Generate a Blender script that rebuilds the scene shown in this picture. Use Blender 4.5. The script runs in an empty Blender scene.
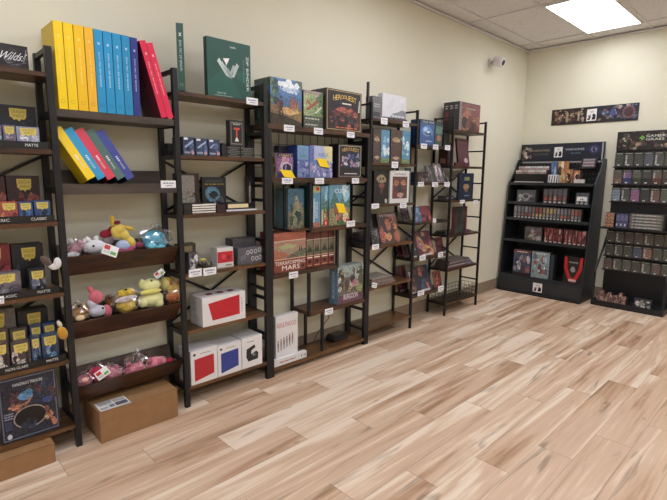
import bpy, bmesh, math, random
from mathutils import Vector, Matrix
SC = bpy.context.scene
COL = SC.collection
PI = math.pi
# ------------------------------------------------------------------ camera model
F, PITCH, YAW, ROLL = 470.1, 0.15702, 0.80031, 0.01008
CAM = Vector((0.0, -2.6676, 1.35))
L = 5.827          # back wall
ZC = 2.851         # ceiling
fw = Vector((math.cos(YAW)*math.cos(PITCH), math.sin(YAW)*math.cos(PITCH), -math.sin(PITCH)))
r0 = fw.cross(Vector((0, 0, 1))).normalized(); u0 = r0.cross(fw)
rt = r0*math.cos(ROLL) + u0*math.sin(ROLL); up = -r0*math.sin(ROLL) + u0*math.cos(ROLL)

def proj(P):
    d = Vector(P) - CAM; z = d.dot(fw)
    return 333.5 + F*d.dot(rt)/z, 250 - F*d.dot(up)/z
def ray(px, py): return fw + rt*(px-333.5)/F - up*(py-250)/F
def on_y(px, py, y):
    d = ray(px, py); return CAM + d*((y-CAM.y)/d.y)
def on_x(px, py, x):
    d = ray(px, py); return CAM + d*((x-CAM.x)/d.x)
def solve(f, a, b):
    fa = f(a)
    for _ in range(40):
        m = (a+b)/2
        if (f(m) > 0) == (fa > 0): a = m
        else: b = m
    return (a+b)/2
def x_at(px, y, z): return solve(lambda X: proj((X, y, z))[0]-px, -.6, 5.8)
def y_at(px, x, z): return solve(lambda Y: proj((x, Y, z))[0]-px, 0, -2.2)
def z_at(py, x, y): return solve(lambda Z: proj((x, y, Z))[1]-py, 0, 2.85)

# ------------------------------------------------------------------ materials
def lin(c):
    if isinstance(c, str):
        c = [int(c[i:i+2], 16)/255 for i in (0, 2, 4)]
    return tuple((v/12.92 if v <= .04045 else ((v+.055)/1.055)**2.4) for v in c[:3])
def newmat(name):
    m = bpy.data.materials.new(name); m.use_nodes = True
    nt = m.node_tree; b = nt.nodes['Principled BSDF']
    return m, nt, b
def simple(name, col, rough=.5, metal=0, spec=.5):
    m, nt, b = newmat(name)
    b.inputs['Base Color'].default_value = (*lin(col), 1)
    b.inputs['Roughness'].default_value = rough
    b.inputs['Metallic'].default_value = metal
    b.inputs['Specular IOR Level'].default_value = spec
    return m
def noisy(name, c1, c2, scale=(8, 8, 8), rough=.5, detail=6, lo=.35, hi=.65, bump=0, spec=.5, metal=0):
    m, nt, b = newmat(name); N = nt.nodes; K = nt.links
    tc = N.new('ShaderNodeTexCoord'); mp = N.new('ShaderNodeMapping'); mp.inputs['Scale'].default_value = scale
    no = N.new('ShaderNodeTexNoise'); no.inputs['Scale'].default_value = 1; no.inputs['Detail'].default_value = detail
    rp = N.new('ShaderNodeValToRGB'); rp.color_ramp.elements[0].position = lo; rp.color_ramp.elements[1].position = hi
    rp.color_ramp.elements[0].color = (*lin(c1), 1); rp.color_ramp.elements[1].color = (*lin(c2), 1)
    K.new(tc.outputs['Object'], mp.inputs[0]); K.new(mp.outputs[0], no.inputs['Vector'])
    K.new(no.outputs['Fac'], rp.inputs[0]); K.new(rp.outputs[0], b.inputs['Base Color'])
    b.inputs['Roughness'].default_value = rough; b.inputs['Specular IOR Level'].default_value = spec
    b.inputs['Metallic'].default_value = metal
    if bump:
        bp = N.new('ShaderNodeBump'); bp.inputs['Strength'].default_value = bump; bp.inputs['Distance'].default_value = .01
        K.new(no.outputs['Fac'], bp.inputs['Height']); K.new(bp.outputs[0], b.inputs['Normal'])
    return m
def print_mat(name, rough, nscale=70, coat=0):
    # printed card: base colour from the painted colour attribute, alpha = how mottled the artwork is
    m, nt, b = newmat(name); N = nt.nodes; K = nt.links
    at = N.new('ShaderNodeAttribute'); at.attribute_name = 'paint'
    tc = N.new('ShaderNodeTexCoord')
    no = N.new('ShaderNodeTexNoise'); no.inputs['Scale'].default_value = nscale; no.inputs['Detail'].default_value = 5; no.inputs['Roughness'].default_value = .65
    K.new(tc.outputs['Object'], no.inputs['Vector'])
    s = N.new('ShaderNodeVectorMath'); s.operation = 'SUBTRACT'; s.inputs[1].default_value = (.5, .5, .5)
    K.new(no.outputs['Color'], s.inputs[0])
    sc = N.new('ShaderNodeVectorMath'); sc.operation = 'SCALE'
    K.new(s.outputs[0], sc.inputs[0]); K.new(at.outputs['Alpha'], sc.inputs['Scale'])
    # relative mottling: colour * (1 + k*n)
    ml = N.new('ShaderNodeVectorMath'); ml.operation = 'MULTIPLY_ADD'
    k2 = N.new('ShaderNodeVectorMath'); k2.operation = 'SCALE'; k2.inputs['Scale'].default_value = 6.0
    K.new(sc.outputs[0], k2.inputs[0])
    K.new(at.outputs['Color'], ml.inputs[0]); K.new(k2.outputs[0], ml.inputs[1]); K.new(at.outputs['Color'], ml.inputs[2])
    n2 = N.new('ShaderNodeTexNoise'); n2.inputs['Scale'].default_value = nscale*2.1; n2.inputs['Detail'].default_value = 3; n2.inputs['Distortion'].default_value = 1.5
    K.new(tc.outputs['Object'], n2.inputs['Vector'])
    q = N.new('ShaderNodeMath'); q.operation = 'SUBTRACT'; K.new(n2.outputs['Fac'], q.inputs[0]); q.inputs[1].default_value = .5
    q2 = N.new('ShaderNodeMath'); q2.operation = 'MULTIPLY'; K.new(q.outputs[0], q2.inputs[0]); K.new(at.outputs['Alpha'], q2.inputs[1])
    q3 = N.new('ShaderNodeMath'); q3.operation = 'MULTIPLY_ADD'; K.new(q2.outputs[0], q3.inputs[0]); q3.inputs[1].default_value = 17; q3.inputs[2].default_value = 1
    q4 = N.new('ShaderNodeMath'); q4.operation = 'MAXIMUM'; K.new(q3.outputs[0], q4.inputs[0]); q4.inputs[1].default_value = .12
    ms = N.new('ShaderNodeVectorMath'); ms.operation = 'SCALE'; K.new(ml.outputs[0], ms.inputs[0]); K.new(q4.outputs[0], ms.inputs['Scale']); ml = ms
    mx = N.new('ShaderNodeVectorMath'); mx.operation = 'MAXIMUM'; mx.inputs[1].default_value = (.004, .004, .004)
    K.new(ml.outputs[0], mx.inputs[0]); K.new(mx.outputs[0], b.inputs['Base Color'])
    b.inputs['Roughness'].default_value = rough
    b.inputs['Coat Weight'].default_value = coat; b.inputs['Coat Roughness'].default_value = .15
    return m
M = {}
M['print'] = print_mat('printed_card', .42, 60)
M['gloss'] = print_mat('glossy_printed_card', .3, 60, .25)
M['matte'] = print_mat('matte_printed_card', .65, 75)
M['black'] = simple('black_metal', '1c1c1f', .45, .2)
M['fixture'] = simple('charcoal_fixture_metal', '303438', .42, .2)
M['blackplastic'] = simple('black_plastic', '141416', .35)
M['white'] = simple('white_plastic', 'd9d6d4', .4)
M['cable'] = simple('black_cable', '0e0e0e', .5)
M['wood'] = noisy('rustic_brown_board', '3a2417', '5b3a20', (3, 30, 30), .38, 5, bump=.05)
M['woodlow'] = noisy('warm_brown_board', '3f2918', '73502e', (3, 22, 22), .33, 5, bump=.03)
M['wooddark'] = noisy('dark_espresso_board', '24160f', '533420', (5, 24, 24), .38, 5, bump=.05)
M['woodgrey'] = noisy('grey_brown_board', '3b322d', '50443b', (3, 30, 30), .5, 5, bump=.05)
M['cardboard'] = noisy('corrugated_cardboard', '8f6a46', '98734c', (14, 14, 14), .75, 4, bump=.02)
M['tape'] = simple('packing_tape', 'a98457', .25)
M['wall'] = noisy('cream_wall_paint', 'dad6c1', 'ddd9c4', (3, 3, 3), .75, 3, .3, .7, bump=0, spec=.25)
M['base'] = simple('taupe_rubber_baseboard', '8f7f6d', .5)
M['mesh'] = simple('wire_mesh_metal', '2a2826', .45, .4)

def floor_mat():
    m, nt, b = newmat('laminate_planks'); N = nt.nodes; K = nt.links
    def mth(op, a, bb=None, c=None):
        n = N.new('ShaderNodeMath'); n.operation = op
        for i, v in enumerate((a, bb, c)):
            if v is None: continue
            if isinstance(v, (int, float)): n.inputs[i].default_value = v
            else: K.new(v, n.inputs[i])
        return n.outputs[0]
    g = N.new('ShaderNodeNewGeometry'); sp = N.new('ShaderNodeSeparateXYZ'); K.new(g.outputs['Position'], sp.inputs[0])
    x, y = sp.outputs[0], sp.outputs[1]
    rv = mth('DIVIDE', mth('SUBTRACT', mth('MULTIPLY', y, -1.0), .628), .169)
    row = mth('FLOOR', rv); fr = mth('SUBTRACT', rv, row)
    uv = mth('DIVIDE', mth('SUBTRACT', x, mth('MULTIPLY_ADD', row, .327, 1.15)), 1.14)
    col = mth('FLOOR', uv); fu = mth('SUBTRACT', uv, col)
    pid = N.new('ShaderNodeCombineXYZ'); K.new(row, pid.inputs[0]); K.new(col, pid.inputs[1])
    wn = N.new('ShaderNodeTexWhiteNoise'); K.new(pid.outputs[0], wn.inputs['Vector'])
    ws = N.new('ShaderNodeSeparateColor'); K.new(wn.outputs['Color'], ws.inputs[0])
    # grain coordinates, shifted per plank
    gc = N.new('ShaderNodeCombineXYZ')
    K.new(mth('MULTIPLY_ADD', x, .8, mth('MULTIPLY', ws.outputs[0], 37.0)), gc.inputs[0])
    K.new(mth('MULTIPLY_ADD', y, 9.0, mth('MULTIPLY', ws.outputs[1], 53.0)), gc.inputs[1])
    K.new(mth('MULTIPLY', ws.outputs[2], 19.0), gc.inputs[2])
    n1 = N.new('ShaderNodeTexNoise'); n1.inputs['Scale'].default_value = 1.0; n1.inputs['Detail'].default_value = 4; n1.inputs['Distortion'].default_value = .6; n1.inputs['Roughness'].default_value = .55
    K.new(gc.outputs[0], n1.inputs['Vector'])
    gc2 = N.new('ShaderNodeVectorMath'); gc2.operation = 'MULTIPLY'; gc2.inputs[1].default_value = (2.2, 7, 1); K.new(gc.outputs[0], gc2.inputs[0])
    n2 = N.new('ShaderNodeTexNoise'); n2.inputs['Scale'].default_value = 1.0; n2.inputs['Detail'].default_value = 6
    K.new(gc2.outputs[0], n2.inputs['Vector'])
    rp = N.new('ShaderNodeValToRGB'); e = rp.color_ramp.elements
    e[0].position = .3; e[0].color = (*lin('a07e60'), 1); e[1].position = .62; e[1].color = (*lin('e4d2bc'), 1)
    for p, c in ((.38, 'ba997c'), (.44, 'c9ab90'), (.52, 'd0b499'), (.56, 'dac2a8')):
        q = e.new(p); q.color = (*lin(c), 1)
    t = mth('ADD', mth('MULTIPLY_ADD', n1.outputs['Fac'], .95, mth('MULTIPLY', n2.outputs['Fac'], .22)), mth('MULTIPLY_ADD', ws.outputs[2], .11, -.145))
    K.new(t, rp.inputs[0])
    # knots
    kc = N.new('ShaderNodeCombineXYZ'); K.new(mth('MULTIPLY', x, 2.3), kc.inputs[0]); K.new(mth('MULTIPLY', y, 5.0), kc.inputs[1])
    vo = N.new('ShaderNodeTexVoronoi'); vo.inputs['Scale'].default_value = 1.0; vo.inputs['Randomness'].default_value = 1.0; K.new(kc.outputs[0], vo.inputs['Vector'])
    kn = N.new('ShaderNodeMapRange'); kn.inputs['From Min'].default_value = .02; kn.inputs['From Max'].default_value = .08; kn.inputs['To Min'].default_value = .62; kn.inputs['To Max'].default_value = 1
    K.new(vo.outputs['Distance'], kn.inputs['Value'])
    # thin dark streaks
    sk = N.new('ShaderNodeVectorMath'); sk.operation = 'MULTIPLY'; sk.inputs[1].default_value = (2.2, 1.6, 1); K.new(gc.outputs[0], sk.inputs[0])
    n3 = N.new('ShaderNodeTexNoise'); n3.inputs['Scale'].default_value = 1.0; n3.inputs['Detail'].default_value = 3; n3.inputs['Distortion'].default_value = .7; K.new(sk.outputs[0], n3.inputs['Vector'])
    st = N.new('ShaderNodeMapRange'); st.inputs['From Min'].default_value = .60; st.inputs['From Max'].default_value = .70; st.inputs['To Min'].default_value = 1; st.inputs['To Max'].default_value = .6
    K.new(n3.outputs['Fac'], st.inputs['Value'])
    def edge(v, w, lo):
        d = mth('MINIMUM', v, mth('SUBTRACT', 1.0, v))
        mr = N.new('ShaderNodeMapRange'); mr.inputs['From Min'].default_value = w*.4; mr.inputs['From Max'].default_value = w; mr.inputs['To Min'].default_value = lo; mr.inputs['To Max'].default_value = 1
        K.new(d, mr.inputs['Value']); return mr.outputs[0]
    seam = mth('MULTIPLY', edge(fr, .010, .62), edge(fu, .0018, .5))
    f = mth('MULTIPLY', mth('MULTIPLY', kn.outputs[0], st.outputs[0]), seam)
    vm = N.new('ShaderNodeVectorMath'); vm.operation = 'SCALE'; K.new(rp.outputs[0], vm.inputs[0]); K.new(f, vm.inputs['Scale'])
    K.new(vm.outputs[0], b.inputs['Base Color'])
    b.inputs['Roughness'].default_value = .42; b.inputs['Specular IOR Level'].default_value = .35
    return m
def ceil_mat():
    m, nt, b = newmat('ceiling_tiles'); N = nt.nodes; K = nt.links
    tc = N.new('ShaderNodeTexCoord')
    no = N.new('ShaderNodeTexNoise'); no.inputs['Scale'].default_value = 55; no.inputs['Detail'].default_value = 4
    K.new(tc.outputs['Object'], no.inputs['Vector'])
    rp = N.new('ShaderNodeValToRGB'); rp.color_ramp.elements[0].position = .33; rp.color_ramp.elements[1].position = .42
    rp.color_ramp.elements[0].color = (*lin('cbc8c8'), 1); rp.color_ramp.elements[1].color = (*lin('e4e1e1'), 1)
    K.new(no.outputs['Fac'], rp.inputs[0]); K.new(rp.outputs[0], b.inputs['Base Color'])
    b.inputs['Roughness'].default_value = .9; b.inputs['Specular IOR Level'].default_value = .1
    return m
M['floor'] = floor_mat(); M['tile'] = ceil_mat(); M['grid'] = simple('ceiling_grid_metal', 'dcdad9', .5)
def emit(name, col, s):
    m, nt, b = newmat(name)
    b.inputs['Emission Color'].default_value = (*lin(col), 1); b.inputs['Emission Strength'].default_value = s
    b.inputs['Base Color'].default_value = (.8, .8, .8, 1)
    return m
M['light'] = emit('troffer_diffuser', 'f2f4ff', 3.0)
def bag_mat():
    m, nt, b = newmat('clear_plastic_bag'); N = nt.nodes; K = nt.links
    out = N['Material Output']
    tr = N.new('ShaderNodeBsdfTransparent'); gl = N.new('ShaderNodeBsdfGlossy'); gl.inputs['Roughness'].default_value = .12
    gl.inputs['Color'].default_value = (.9, .9, .95, 1)
    mx = N.new('ShaderNodeMixShader'); lw = N.new('ShaderNodeLayerWeight'); lw.inputs['Blend'].default_value = .35
    mr = N.new('ShaderNodeMapRange'); mr.inputs['To Min'].default_value = .1; mr.inputs['To Max'].default_value = .75
    K.new(lw.outputs['Facing'], mr.inputs['Value']); K.new(mr.outputs[0], mx.inputs[0])
    K.new(tr.outputs[0], mx.inputs[1]); K.new(gl.outputs[0], mx.inputs[2]); K.new(mx.outputs[0], out.inputs['Surface'])
    return m
M['bag'] = bag_mat()
def plush_mat(hexc):
    k = 'plush_'+hexc
    if k not in M:
        m, nt, b = newmat('plush_fabric_'+hexc); N = nt.nodes; K = nt.links
        b.inputs['Base Color'].default_value = (*lin(hexc), 1); b.inputs['Roughness'].default_value = .9
        b.inputs['Sheen Weight'].default_value = .4; b.inputs['Specular IOR Level'].default_value = .1
        tc = N.new('ShaderNodeTexCoord'); no = N.new('ShaderNodeTexNoise'); no.inputs['Scale'].default_value = 120
        bp = N.new('ShaderNodeBump'); bp.inputs['Strength'].default_value = .5; bp.inputs['Distance'].default_value = .004
        K.new(tc.outputs['Object'], no.inputs['Vector']); K.new(no.outputs['Fac'], bp.inputs['Height']); K.new(bp.outputs[0], b.inputs['Normal'])
        M[k] = m
    return M[k]

# ------------------------------------------------------------------ object helpers
def props(o, label=None, cat=None, group=None, kind=None):
    if label: o['label'] = label
    if cat: o['category'] = cat
    if group: o['group'] = group
    if kind: o['kind'] = kind
    return o
def link(name, me, mat, parent=None, loc=None):
    o = bpy.data.objects.new(name, me); COL.objects.link(o)
    if mat is not None and not me.materials: me.materials.append(mat)
    if parent: o.parent = parent
    if loc is not None: o.location = loc
    return o
def empty(name, loc, label, cat, group=None, rz=0):
    o = bpy.data.objects.new(name, None); COL.objects.link(o); o.location = loc; o.rotation_euler = (0, 0, rz)
    o.empty_display_size = .05
    return props(o, label, cat, group)
def shade(me, on=True):
    for p in me.polygons: p.use_smooth = on
class MB:
    def __init__(s): s.bm = bmesh.new()
    def box(s, x0, x1, y0, y1, z0, z1, rot=None, piv=None):
        vs = [s.bm.verts.new((x, y, z)) for x in (x0, x1) for y in (y0, y1) for z in (z0, z1)]
        for f in ((0, 1, 3, 2), (4, 6, 7, 5), (0, 4, 5, 1), (2, 3, 7, 6), (0, 2, 6, 4), (1, 5, 7, 3)):
            s.bm.faces.new([vs[i] for i in f])
        if rot is not None: bmesh.ops.rotate(s.bm, verts=vs, cent=piv or (0, 0, 0), matrix=rot)
        return s
    def bar(s, a, b, w, t=None):
        a = Vector(a); b = Vector(b); d = (b-a); n = d.normalized()
        h = Vector((0, 0, 1)) if abs(n.z) < .9 else Vector((0, 1, 0))
        sx = n.cross(h).normalized(); sy = sx.cross(n); t = t or w
        vs = [s.bm.verts.new(p + sx*i*w/2 + sy*j*t/2) for p in (a, b) for i in (-1, 1) for j in (-1, 1)]
        for f in ((0, 1, 3, 2), (4, 6, 7, 5), (0, 4, 5, 1), (2, 3, 7, 6), (0, 2, 6, 4), (1, 5, 7, 3)):
            s.bm.faces.new([vs[i] for i in f])
        return s
    def tube(s, pts, r, n=8):
        rings = []
        for i, p in enumerate(pts):
            p = Vector(p); q = Vector(pts[min(i+1, len(pts)-1)]) - Vector(pts[max(i-1, 0)]); q.normalize()
            h = Vector((0, 0, 1)) if abs(q.z) < .9 else Vector((0, 1, 0))
            a = q.cross(h).normalized(); b = a.cross(q)
            rr = r[i] if isinstance(r, (list, tuple)) else r
            rings.append([s.bm.verts.new(p + (a*math.cos(2*PI*k/n) + b*math.sin(2*PI*k/n))*rr) for k in range(n)])
        for A, B in zip(rings, rings[1:]):
            for k in range(n): s.bm.faces.new((A[k], A[(k+1) % n], B[(k+1) % n], B[k]))
        s.bm.faces.new(rings[0][::-1]); s.bm.faces.new(rings[-1]); return s
    def ell(s, c, r, rot=None, sub=2):
        m = Matrix.Translation(c)
        if rot is not None: m = m @ rot.to_4x4()
        m = m @ Matrix.Diagonal((*r, 1))
        bmesh.ops.create_icosphere(s.bm, subdivisions=sub, radius=1, matrix=m); return s
    def prism(s, pts, axis, a0, a1):
        def P(p, a): return (a, p[0], p[1]) if axis == 'x' else ((p[0], a, p[1]) if axis == 'y' else (p[0], p[1], a))
        A = [s.bm.verts.new(P(p, a0)) for p in pts]; B = [s.bm.verts.new(P(p, a1)) for p in pts]; n = len(pts)
        for k in range(n): s.bm.faces.new((A[k], A[(k+1) % n], B[(k+1) % n], B[k]))
        s.bm.faces.new(A[::-1]); s.bm.faces.new(B); return s
    def build(s, name, mat, parent=None, loc=None, smooth=False, bevel=0, world=None):
        bmesh.ops.recalc_face_normals(s.bm, faces=s.bm.faces[:])
        if bevel: bmesh.ops.bevel(s.bm, geom=s.bm.edges[:], offset=bevel, segments=2, affect='EDGES', clamp_overlap=True)
        if world is not None: bmesh.ops.translate(s.bm, verts=s.bm.verts[:], vec=-Vector(world)); loc = world
        me = bpy.data.meshes.new(name); s.bm.to_mesh(me); s.bm.free()
        if smooth: shade(me)
        return link(name, me, mat, parent, loc)

# text outlines, cached
_T = {}
def text_geo(t):
    if t not in _T:
        cu = bpy.data.curves.new('t', 'FONT'); cu.body = t; cu.resolution_u = 2
        o = bpy.data.objects.new('t', cu); COL.objects.link(o)
        dg = bpy.context.evaluated_depsgraph_get(); dg.update()
        me = o.evaluated_get(dg).to_mesh()
        V = [(v.co.x, v.co.y) for v in me.vertices]; P = [tuple(p.vertices) for p in me.polygons]
        o.evaluated_get(dg).to_mesh_clear()
        bpy.data.objects.remove(o); bpy.data.curves.remove(cu)
        x0 = min(v[0] for v in V); x1 = max(v[0] for v in V); y0 = min(v[1] for v in V); y1 = max(v[1] for v in V)
        V = [((a-x0)/(x1-x0), (b-y0)/(y1-y0)) for a, b in V]
        _T[t] = (V, P)
    return _T[t]

def ink(c, n):
    c = lin(c)
    if n > .08:
        l = .25*c[0]+.6*c[1]+.15*c[2]; c = tuple((.7*v+.3*l)*.95 for v in c)
    return (*c, n)
class Card:
    """A rectangular printed thing: body w x d x h, origin at its front bottom left; art painted on its faces."""
    def __init__(s, w, d, h, front, side=None, top=None, back=None, n=0., ns=None):
        s.w, s.d, s.h = w, d, h; s.V = []; s.Fc = []; s.C = []; s.k = dict(front=0, left=0, right=0, top=0)
        side = side or front; top = top or side; back = back or side; ns = n*.6 if ns is None else ns
        v = [(x, y, z) for x in (0, w) for y in (0, d) for z in (0, h)]
        s.V += v
        for f, c, nn in (((0, 1, 3, 2), side, ns), ((4, 6, 7, 5), side, ns), ((0, 4, 5, 1), front, n), ((2, 3, 7, 6), back, 0), ((0, 2, 6, 4), side, 0), ((1, 5, 7, 3), top, ns)):
            s.Fc.append(f); s.C.append(ink(c, nn))
    def mp(s, face, u, v, e):
        if face == 'front': return (u*s.w, -e, v*s.h)
        if face == 'left': return (-e, (1-u)*s.d, v*s.h)
        if face == 'right': return (s.w+e, u*s.d, v*s.h)
        return (u*s.w, v*s.d, s.h+e)
    def poly(s, face, pts, c, n=0.):
        s.k[face] += 1; e = .0004+.00008*s.k[face]; b = len(s.V)
        s.V += [s.mp(face, u, v, e) for u, v in pts]; idx = list(range(b, b+len(pts)))
        if face in ('left',): idx = idx
        s.Fc.append(tuple(idx)); s.C.append(ink(c, n)); return s
    def rect(s, face, u0, v0, u1, v1, c, n=0.): return s.poly(face, [(u0, v0), (u1, v0), (u1, v1), (u0, v1)], c, n)
    def frame(s, face, m, c, inner, n=0.):
        s.rect(face, m, m, 1-m, 1-m, c); return s.rect(face, m*1.6, m*1.6, 1-m*1.6, 1-m*1.6, inner, n)
    def blob(s, face, cu, cv, ru, rv, c, n=0., seed=0, k=12, jag=.3):
        R = random.Random(seed*7919+13)
        pts = []
        for i in range(k):
            a = 2*PI*i/k; r = 1-jag*R.random()
            pts.append((min(1, max(0, cu+ru*r*math.cos(a))), min(1, max(0, cv+rv*r*math.sin(a)))))
        return s.poly(face, pts, c, n)
    def text(s, face, t, cu, cv, wu, hv, c, rot=0, shear=0):
        V, P = text_geo(t); s.k[face] += 1; e = .0004+.00008*s.k[face]; b = len(s.V)
        for x, y in V:
            x -= .5; y -= .5; x += shear*y
            if rot == 0: u, v = cu+x*wu, cv+y*hv
            elif rot == -90: u, v = cu+y*wu, cv-x*hv      # reading downwards
            else: u, v = cu-y*wu, cv+x*hv
            s.V.append(s.mp(face, u, v, e))
        for p in P: s.Fc.append(tuple(b+i for i in p)); s.C.append((*lin(c), 0))
        return s
    def lines(s, face, u0, v0, u1, v1, c, rows=2, seed=0):
        R = random.Random(seed); hv = (v1-v0)/rows
        for r in range(rows):
            a = u0
            while a < u1-.02:
                b = min(u1, a+(u1-u0)*(.12+.2*R.random()))
                s.rect(face, a, v0+hv*r+hv*.2, b, v0+hv*r+hv*.75, c); a = b+(u1-u0)*.05
        return s
    def scatter(s, face, u0, v0, u1, v1, cols, count, r=.08, seed=0, n=.4, asp=1.):
        R = random.Random(seed*31+7)
        for i in range(count):
            q = r*(.5+R.random())
            s.blob(face, u0+(u1-u0)*R.random(), v0+(v1-v0)*R.random(), q, q*asp*(.7+.8*R.random()), cols[i % len(cols)], n, seed*100+i, 9, .45)
        return s
    def obj(s, name, loc, label=None, cat=None, group=None, rot=(0, 0, 0), mat='print', parent=None):
        me = bpy.data.meshes.new(name); me.from_pydata(s.V, [], s.Fc)
        at = me.color_attributes.new('paint', 'FLOAT_COLOR', 'CORNER')
        i = 0
        for f, c in zip(s.Fc, s.C):
            for _ in f: at.data[i].color = c; i += 1
        o = link(name, me, M[mat], parent, loc); o.rotation_euler = rot
        return props(o, label, cat, group)

BAYS = [(.035, .591), (.621, 1.175), (1.205, 1.755), (1.8125, 2.712), (2.763, 3.324), (3.346, 3.881), (3.903, 4.479)]
def clampx(a, b):
    m = (a+b)/2
    lo, hi = min(BAYS, key=lambda q: abs((q[0]+q[1])/2-m) - (q[1]-q[0])/2)
    if a < lo+.001:
        a = lo+.001; b = max(b, a+.02)
    if b > hi-.001:
        b = hi-.001; a = min(a, b-.02)
    return a, b
def gb(px0, px1, ptop, z, y, d, front, side=None, top=None, n=0., ns=None, pxz=None, face='y', zlift=.001, depth_x=None):
    """Card sized from the photograph: bottom left / right columns, top row, standing at height z in the plane y (or x)."""
    z += zlift
    if face == 'y':
        X0 = x_at(px0, y, z); X1 = x_at(px1, y, z); h = z_at(ptop, X0, y)-z
        X0, X1 = clampx(X0, X1)
        c = Card(X1-X0, d, h, front, side, top, n=n, ns=ns); c.loc = (X0, y, z); c.rz = 0
    else:
        Y0 = y_at(px0, y, z); Y1 = y_at(px1, y, z); h = z_at(ptop, y, Y0)-z
        c = Card(Y0-Y1, d, h, front, side, top, n=n, ns=ns); c.loc = (y, Y0, z); c.rz = -PI/2
    c.X1 = c.loc[0]+c.w
    return c
def put(c, name, label, cat, group=None, pitch=0, lean=0, yaw=0, mat='print'):
    loc = (c.loc[0], c.loc[1], c.loc[2]+max(0, -math.sin(pitch))*c.d+(.0006 if pitch else 0))
    return c.obj(name, loc, label, cat, group, (pitch, lean, c.rz+yaw), mat)

# ================================================================== ROOM
XL, YB = -2.6, -5.6
def struct(name, mb, m, **k):
    o = mb.build(name, M[m], **k); o['kind'] = 'structure'; return o
struct('floor', MB().box(XL, L, YB, 0, -.05, 0), 'floor')
struct('wall_left', MB().box(XL-.1, L+.1, 0, .1, 0, ZC), 'wall')
struct('wall_back', MB().box(L, L+.1, YB, 0, 0, ZC), 'wall')
struct('wall_right', MB().box(XL-.1, L+.1, YB-.1, YB, 0, ZC), 'wall')
struct('wall_front', MB().box(XL-.1, XL, YB, 0, 0, ZC), 'wall')
struct('ceiling', MB().box(XL-.1, L+.1, YB-.1, .1, ZC+.012, ZC+.1), 'tile')
struct('baseboard_left', MB().box(XL, L-.008, -.008, -.0005, .0, .125), 'base')
struct('baseboard_back', MB().box(L-.008, L-.0005, YB, -.0005, .0, .125), 'base')
GX = [5.556-1.146*i for i in range(8)]; GY = [-.19-.541*i for i in range(10)]
g = MB()
for x in GX: g.box(x-.011, x+.011, YB, 0, ZC+.002, ZC+.011)
for y in GY: g.box(XL, L, y-.011, y+.011, ZC+.002, ZC+.011)
struct('trim_1', g, 'grid')                              # the suspended grid
g = MB().box(XL, L-.001, -.02, -.0005, ZC-.018, ZC+.001).box(L-.02, L-.0005, YB, -.021, ZC-.018, ZC+.001)
struct('trim_2', g, 'grid')                              # wall angle

def troffer(ix, iy, label):
    x1 = GX[ix]-.012; x0 = GX[ix+1]+.012; y1 = GY[iy]-.012; y0 = GY[iy+1]+.012
    t = empty('ceiling_light', ((x0+x1)/2, (y0+y1)/2, ZC), label, 'ceiling light', None if 'corner' in label else 'ceiling lights over the shop floor')
    cx, cy = (x0+x1)/2, (y0+y1)/2; w, h = (x1-x0)/2, (y1-y0)/2
    f = MB()
    for a, b, c, d in ((-w, w, -h, -h+.02), (-w, w, h-.02, h), (-w, -w+.02, -h+.02, h-.02), (w-.02, w, -h+.02, h-.02)): f.box(a, b, c, d, -.006, .008)
    f.build('frame', M['white'], t)
    MB().box(-w+.02, w-.02, -h+.02, h-.02, -.002, .006).build('diffuser', M['light'], t)
for (ix, iy) in [(a, b) for b in (1, 4, 7) for a in (0, 2, 4, 6)]:
    troffer(ix, iy, 'lit white rectangular ceiling light panel near the far corner' if (ix, iy) == (0, 1) else 'lit white rectangular ceiling light panel over the shop floor, outside the photo')

# ================================================================== SHELVING
YF, YK = -.237, -.033       # front and back faces of the frames
PW = .027
EVEN = [1.785, 1.452, 1.128, .793, .458, .122]
ODD = [1.62, 1.295, .948, .625, .29]
TOPZ = 1.898
def frame_parts(t, x, PW=.027):
    MB().box(-PW/2+x, PW/2+x, YF, YF+PW, 0, TOPZ).build('post', M['black'], t)
    MB().box(-PW/2+x, PW/2+x, YK-PW+.012, YK+.012, 0, TOPZ).build('post', M['black'], t)
    for z in [TOPZ] + ODD + EVEN:
        if z in EVEN and z != EVEN[0] or True:
            MB().box(-PW*.35+x, PW*.35+x, YF+PW+.0005, YK-PW+.0115, z-(.024 if PW > .02 else .018), z-.004).build('rung', M['black'], t)
def board(t, x0, x1, z, mat='wood', th=.02):
    g_ = .0145 if x0 < 2.5 else .0105
    o = MB().box(x0+g_, x1-g_, YF+.002, YK+.008, z-th, z).build('shelf_board', M[mat], t, bevel=.0015)
    return o
def cross(t, x0, x1, z0, z1):
    for i, (a, b) in enumerate((((x0, z0), (x1, z1)), ((x0, z1), (x1, z0)))):
        MB().bar((a[0], YK+.016+.005*i, a[1]), (b[0], YK+.016+.005*i, b[1]), .004, .014).build('brace', M['black'], t)
def trough(t, x0, x1, z):
    # V shaped bin: front board leans outwards, back board rises behind
    a, b = x0+PW/2+.001, x1-PW/2-.001
    for nm, pts in (('front_board', [(YF+.002, z), (YF+.017, z), (YF+.092, z-.105), (YF+.077, z-.105)]),
                    ('bottom_board', [(YF+.093, z-.104), (YF+.135, z-.104), (YF+.135, z-.092), (YF+.093, z-.092)]),
                    ('back_board', [(YF+.136, z-.104), (YF+.15, z-.104), (YK+.008, z+.035), (YK-.006, z+.035)])):
        MB().prism(pts, 'x', a, b).build(nm, M['wooddark'], t, bevel=.001)
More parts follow.
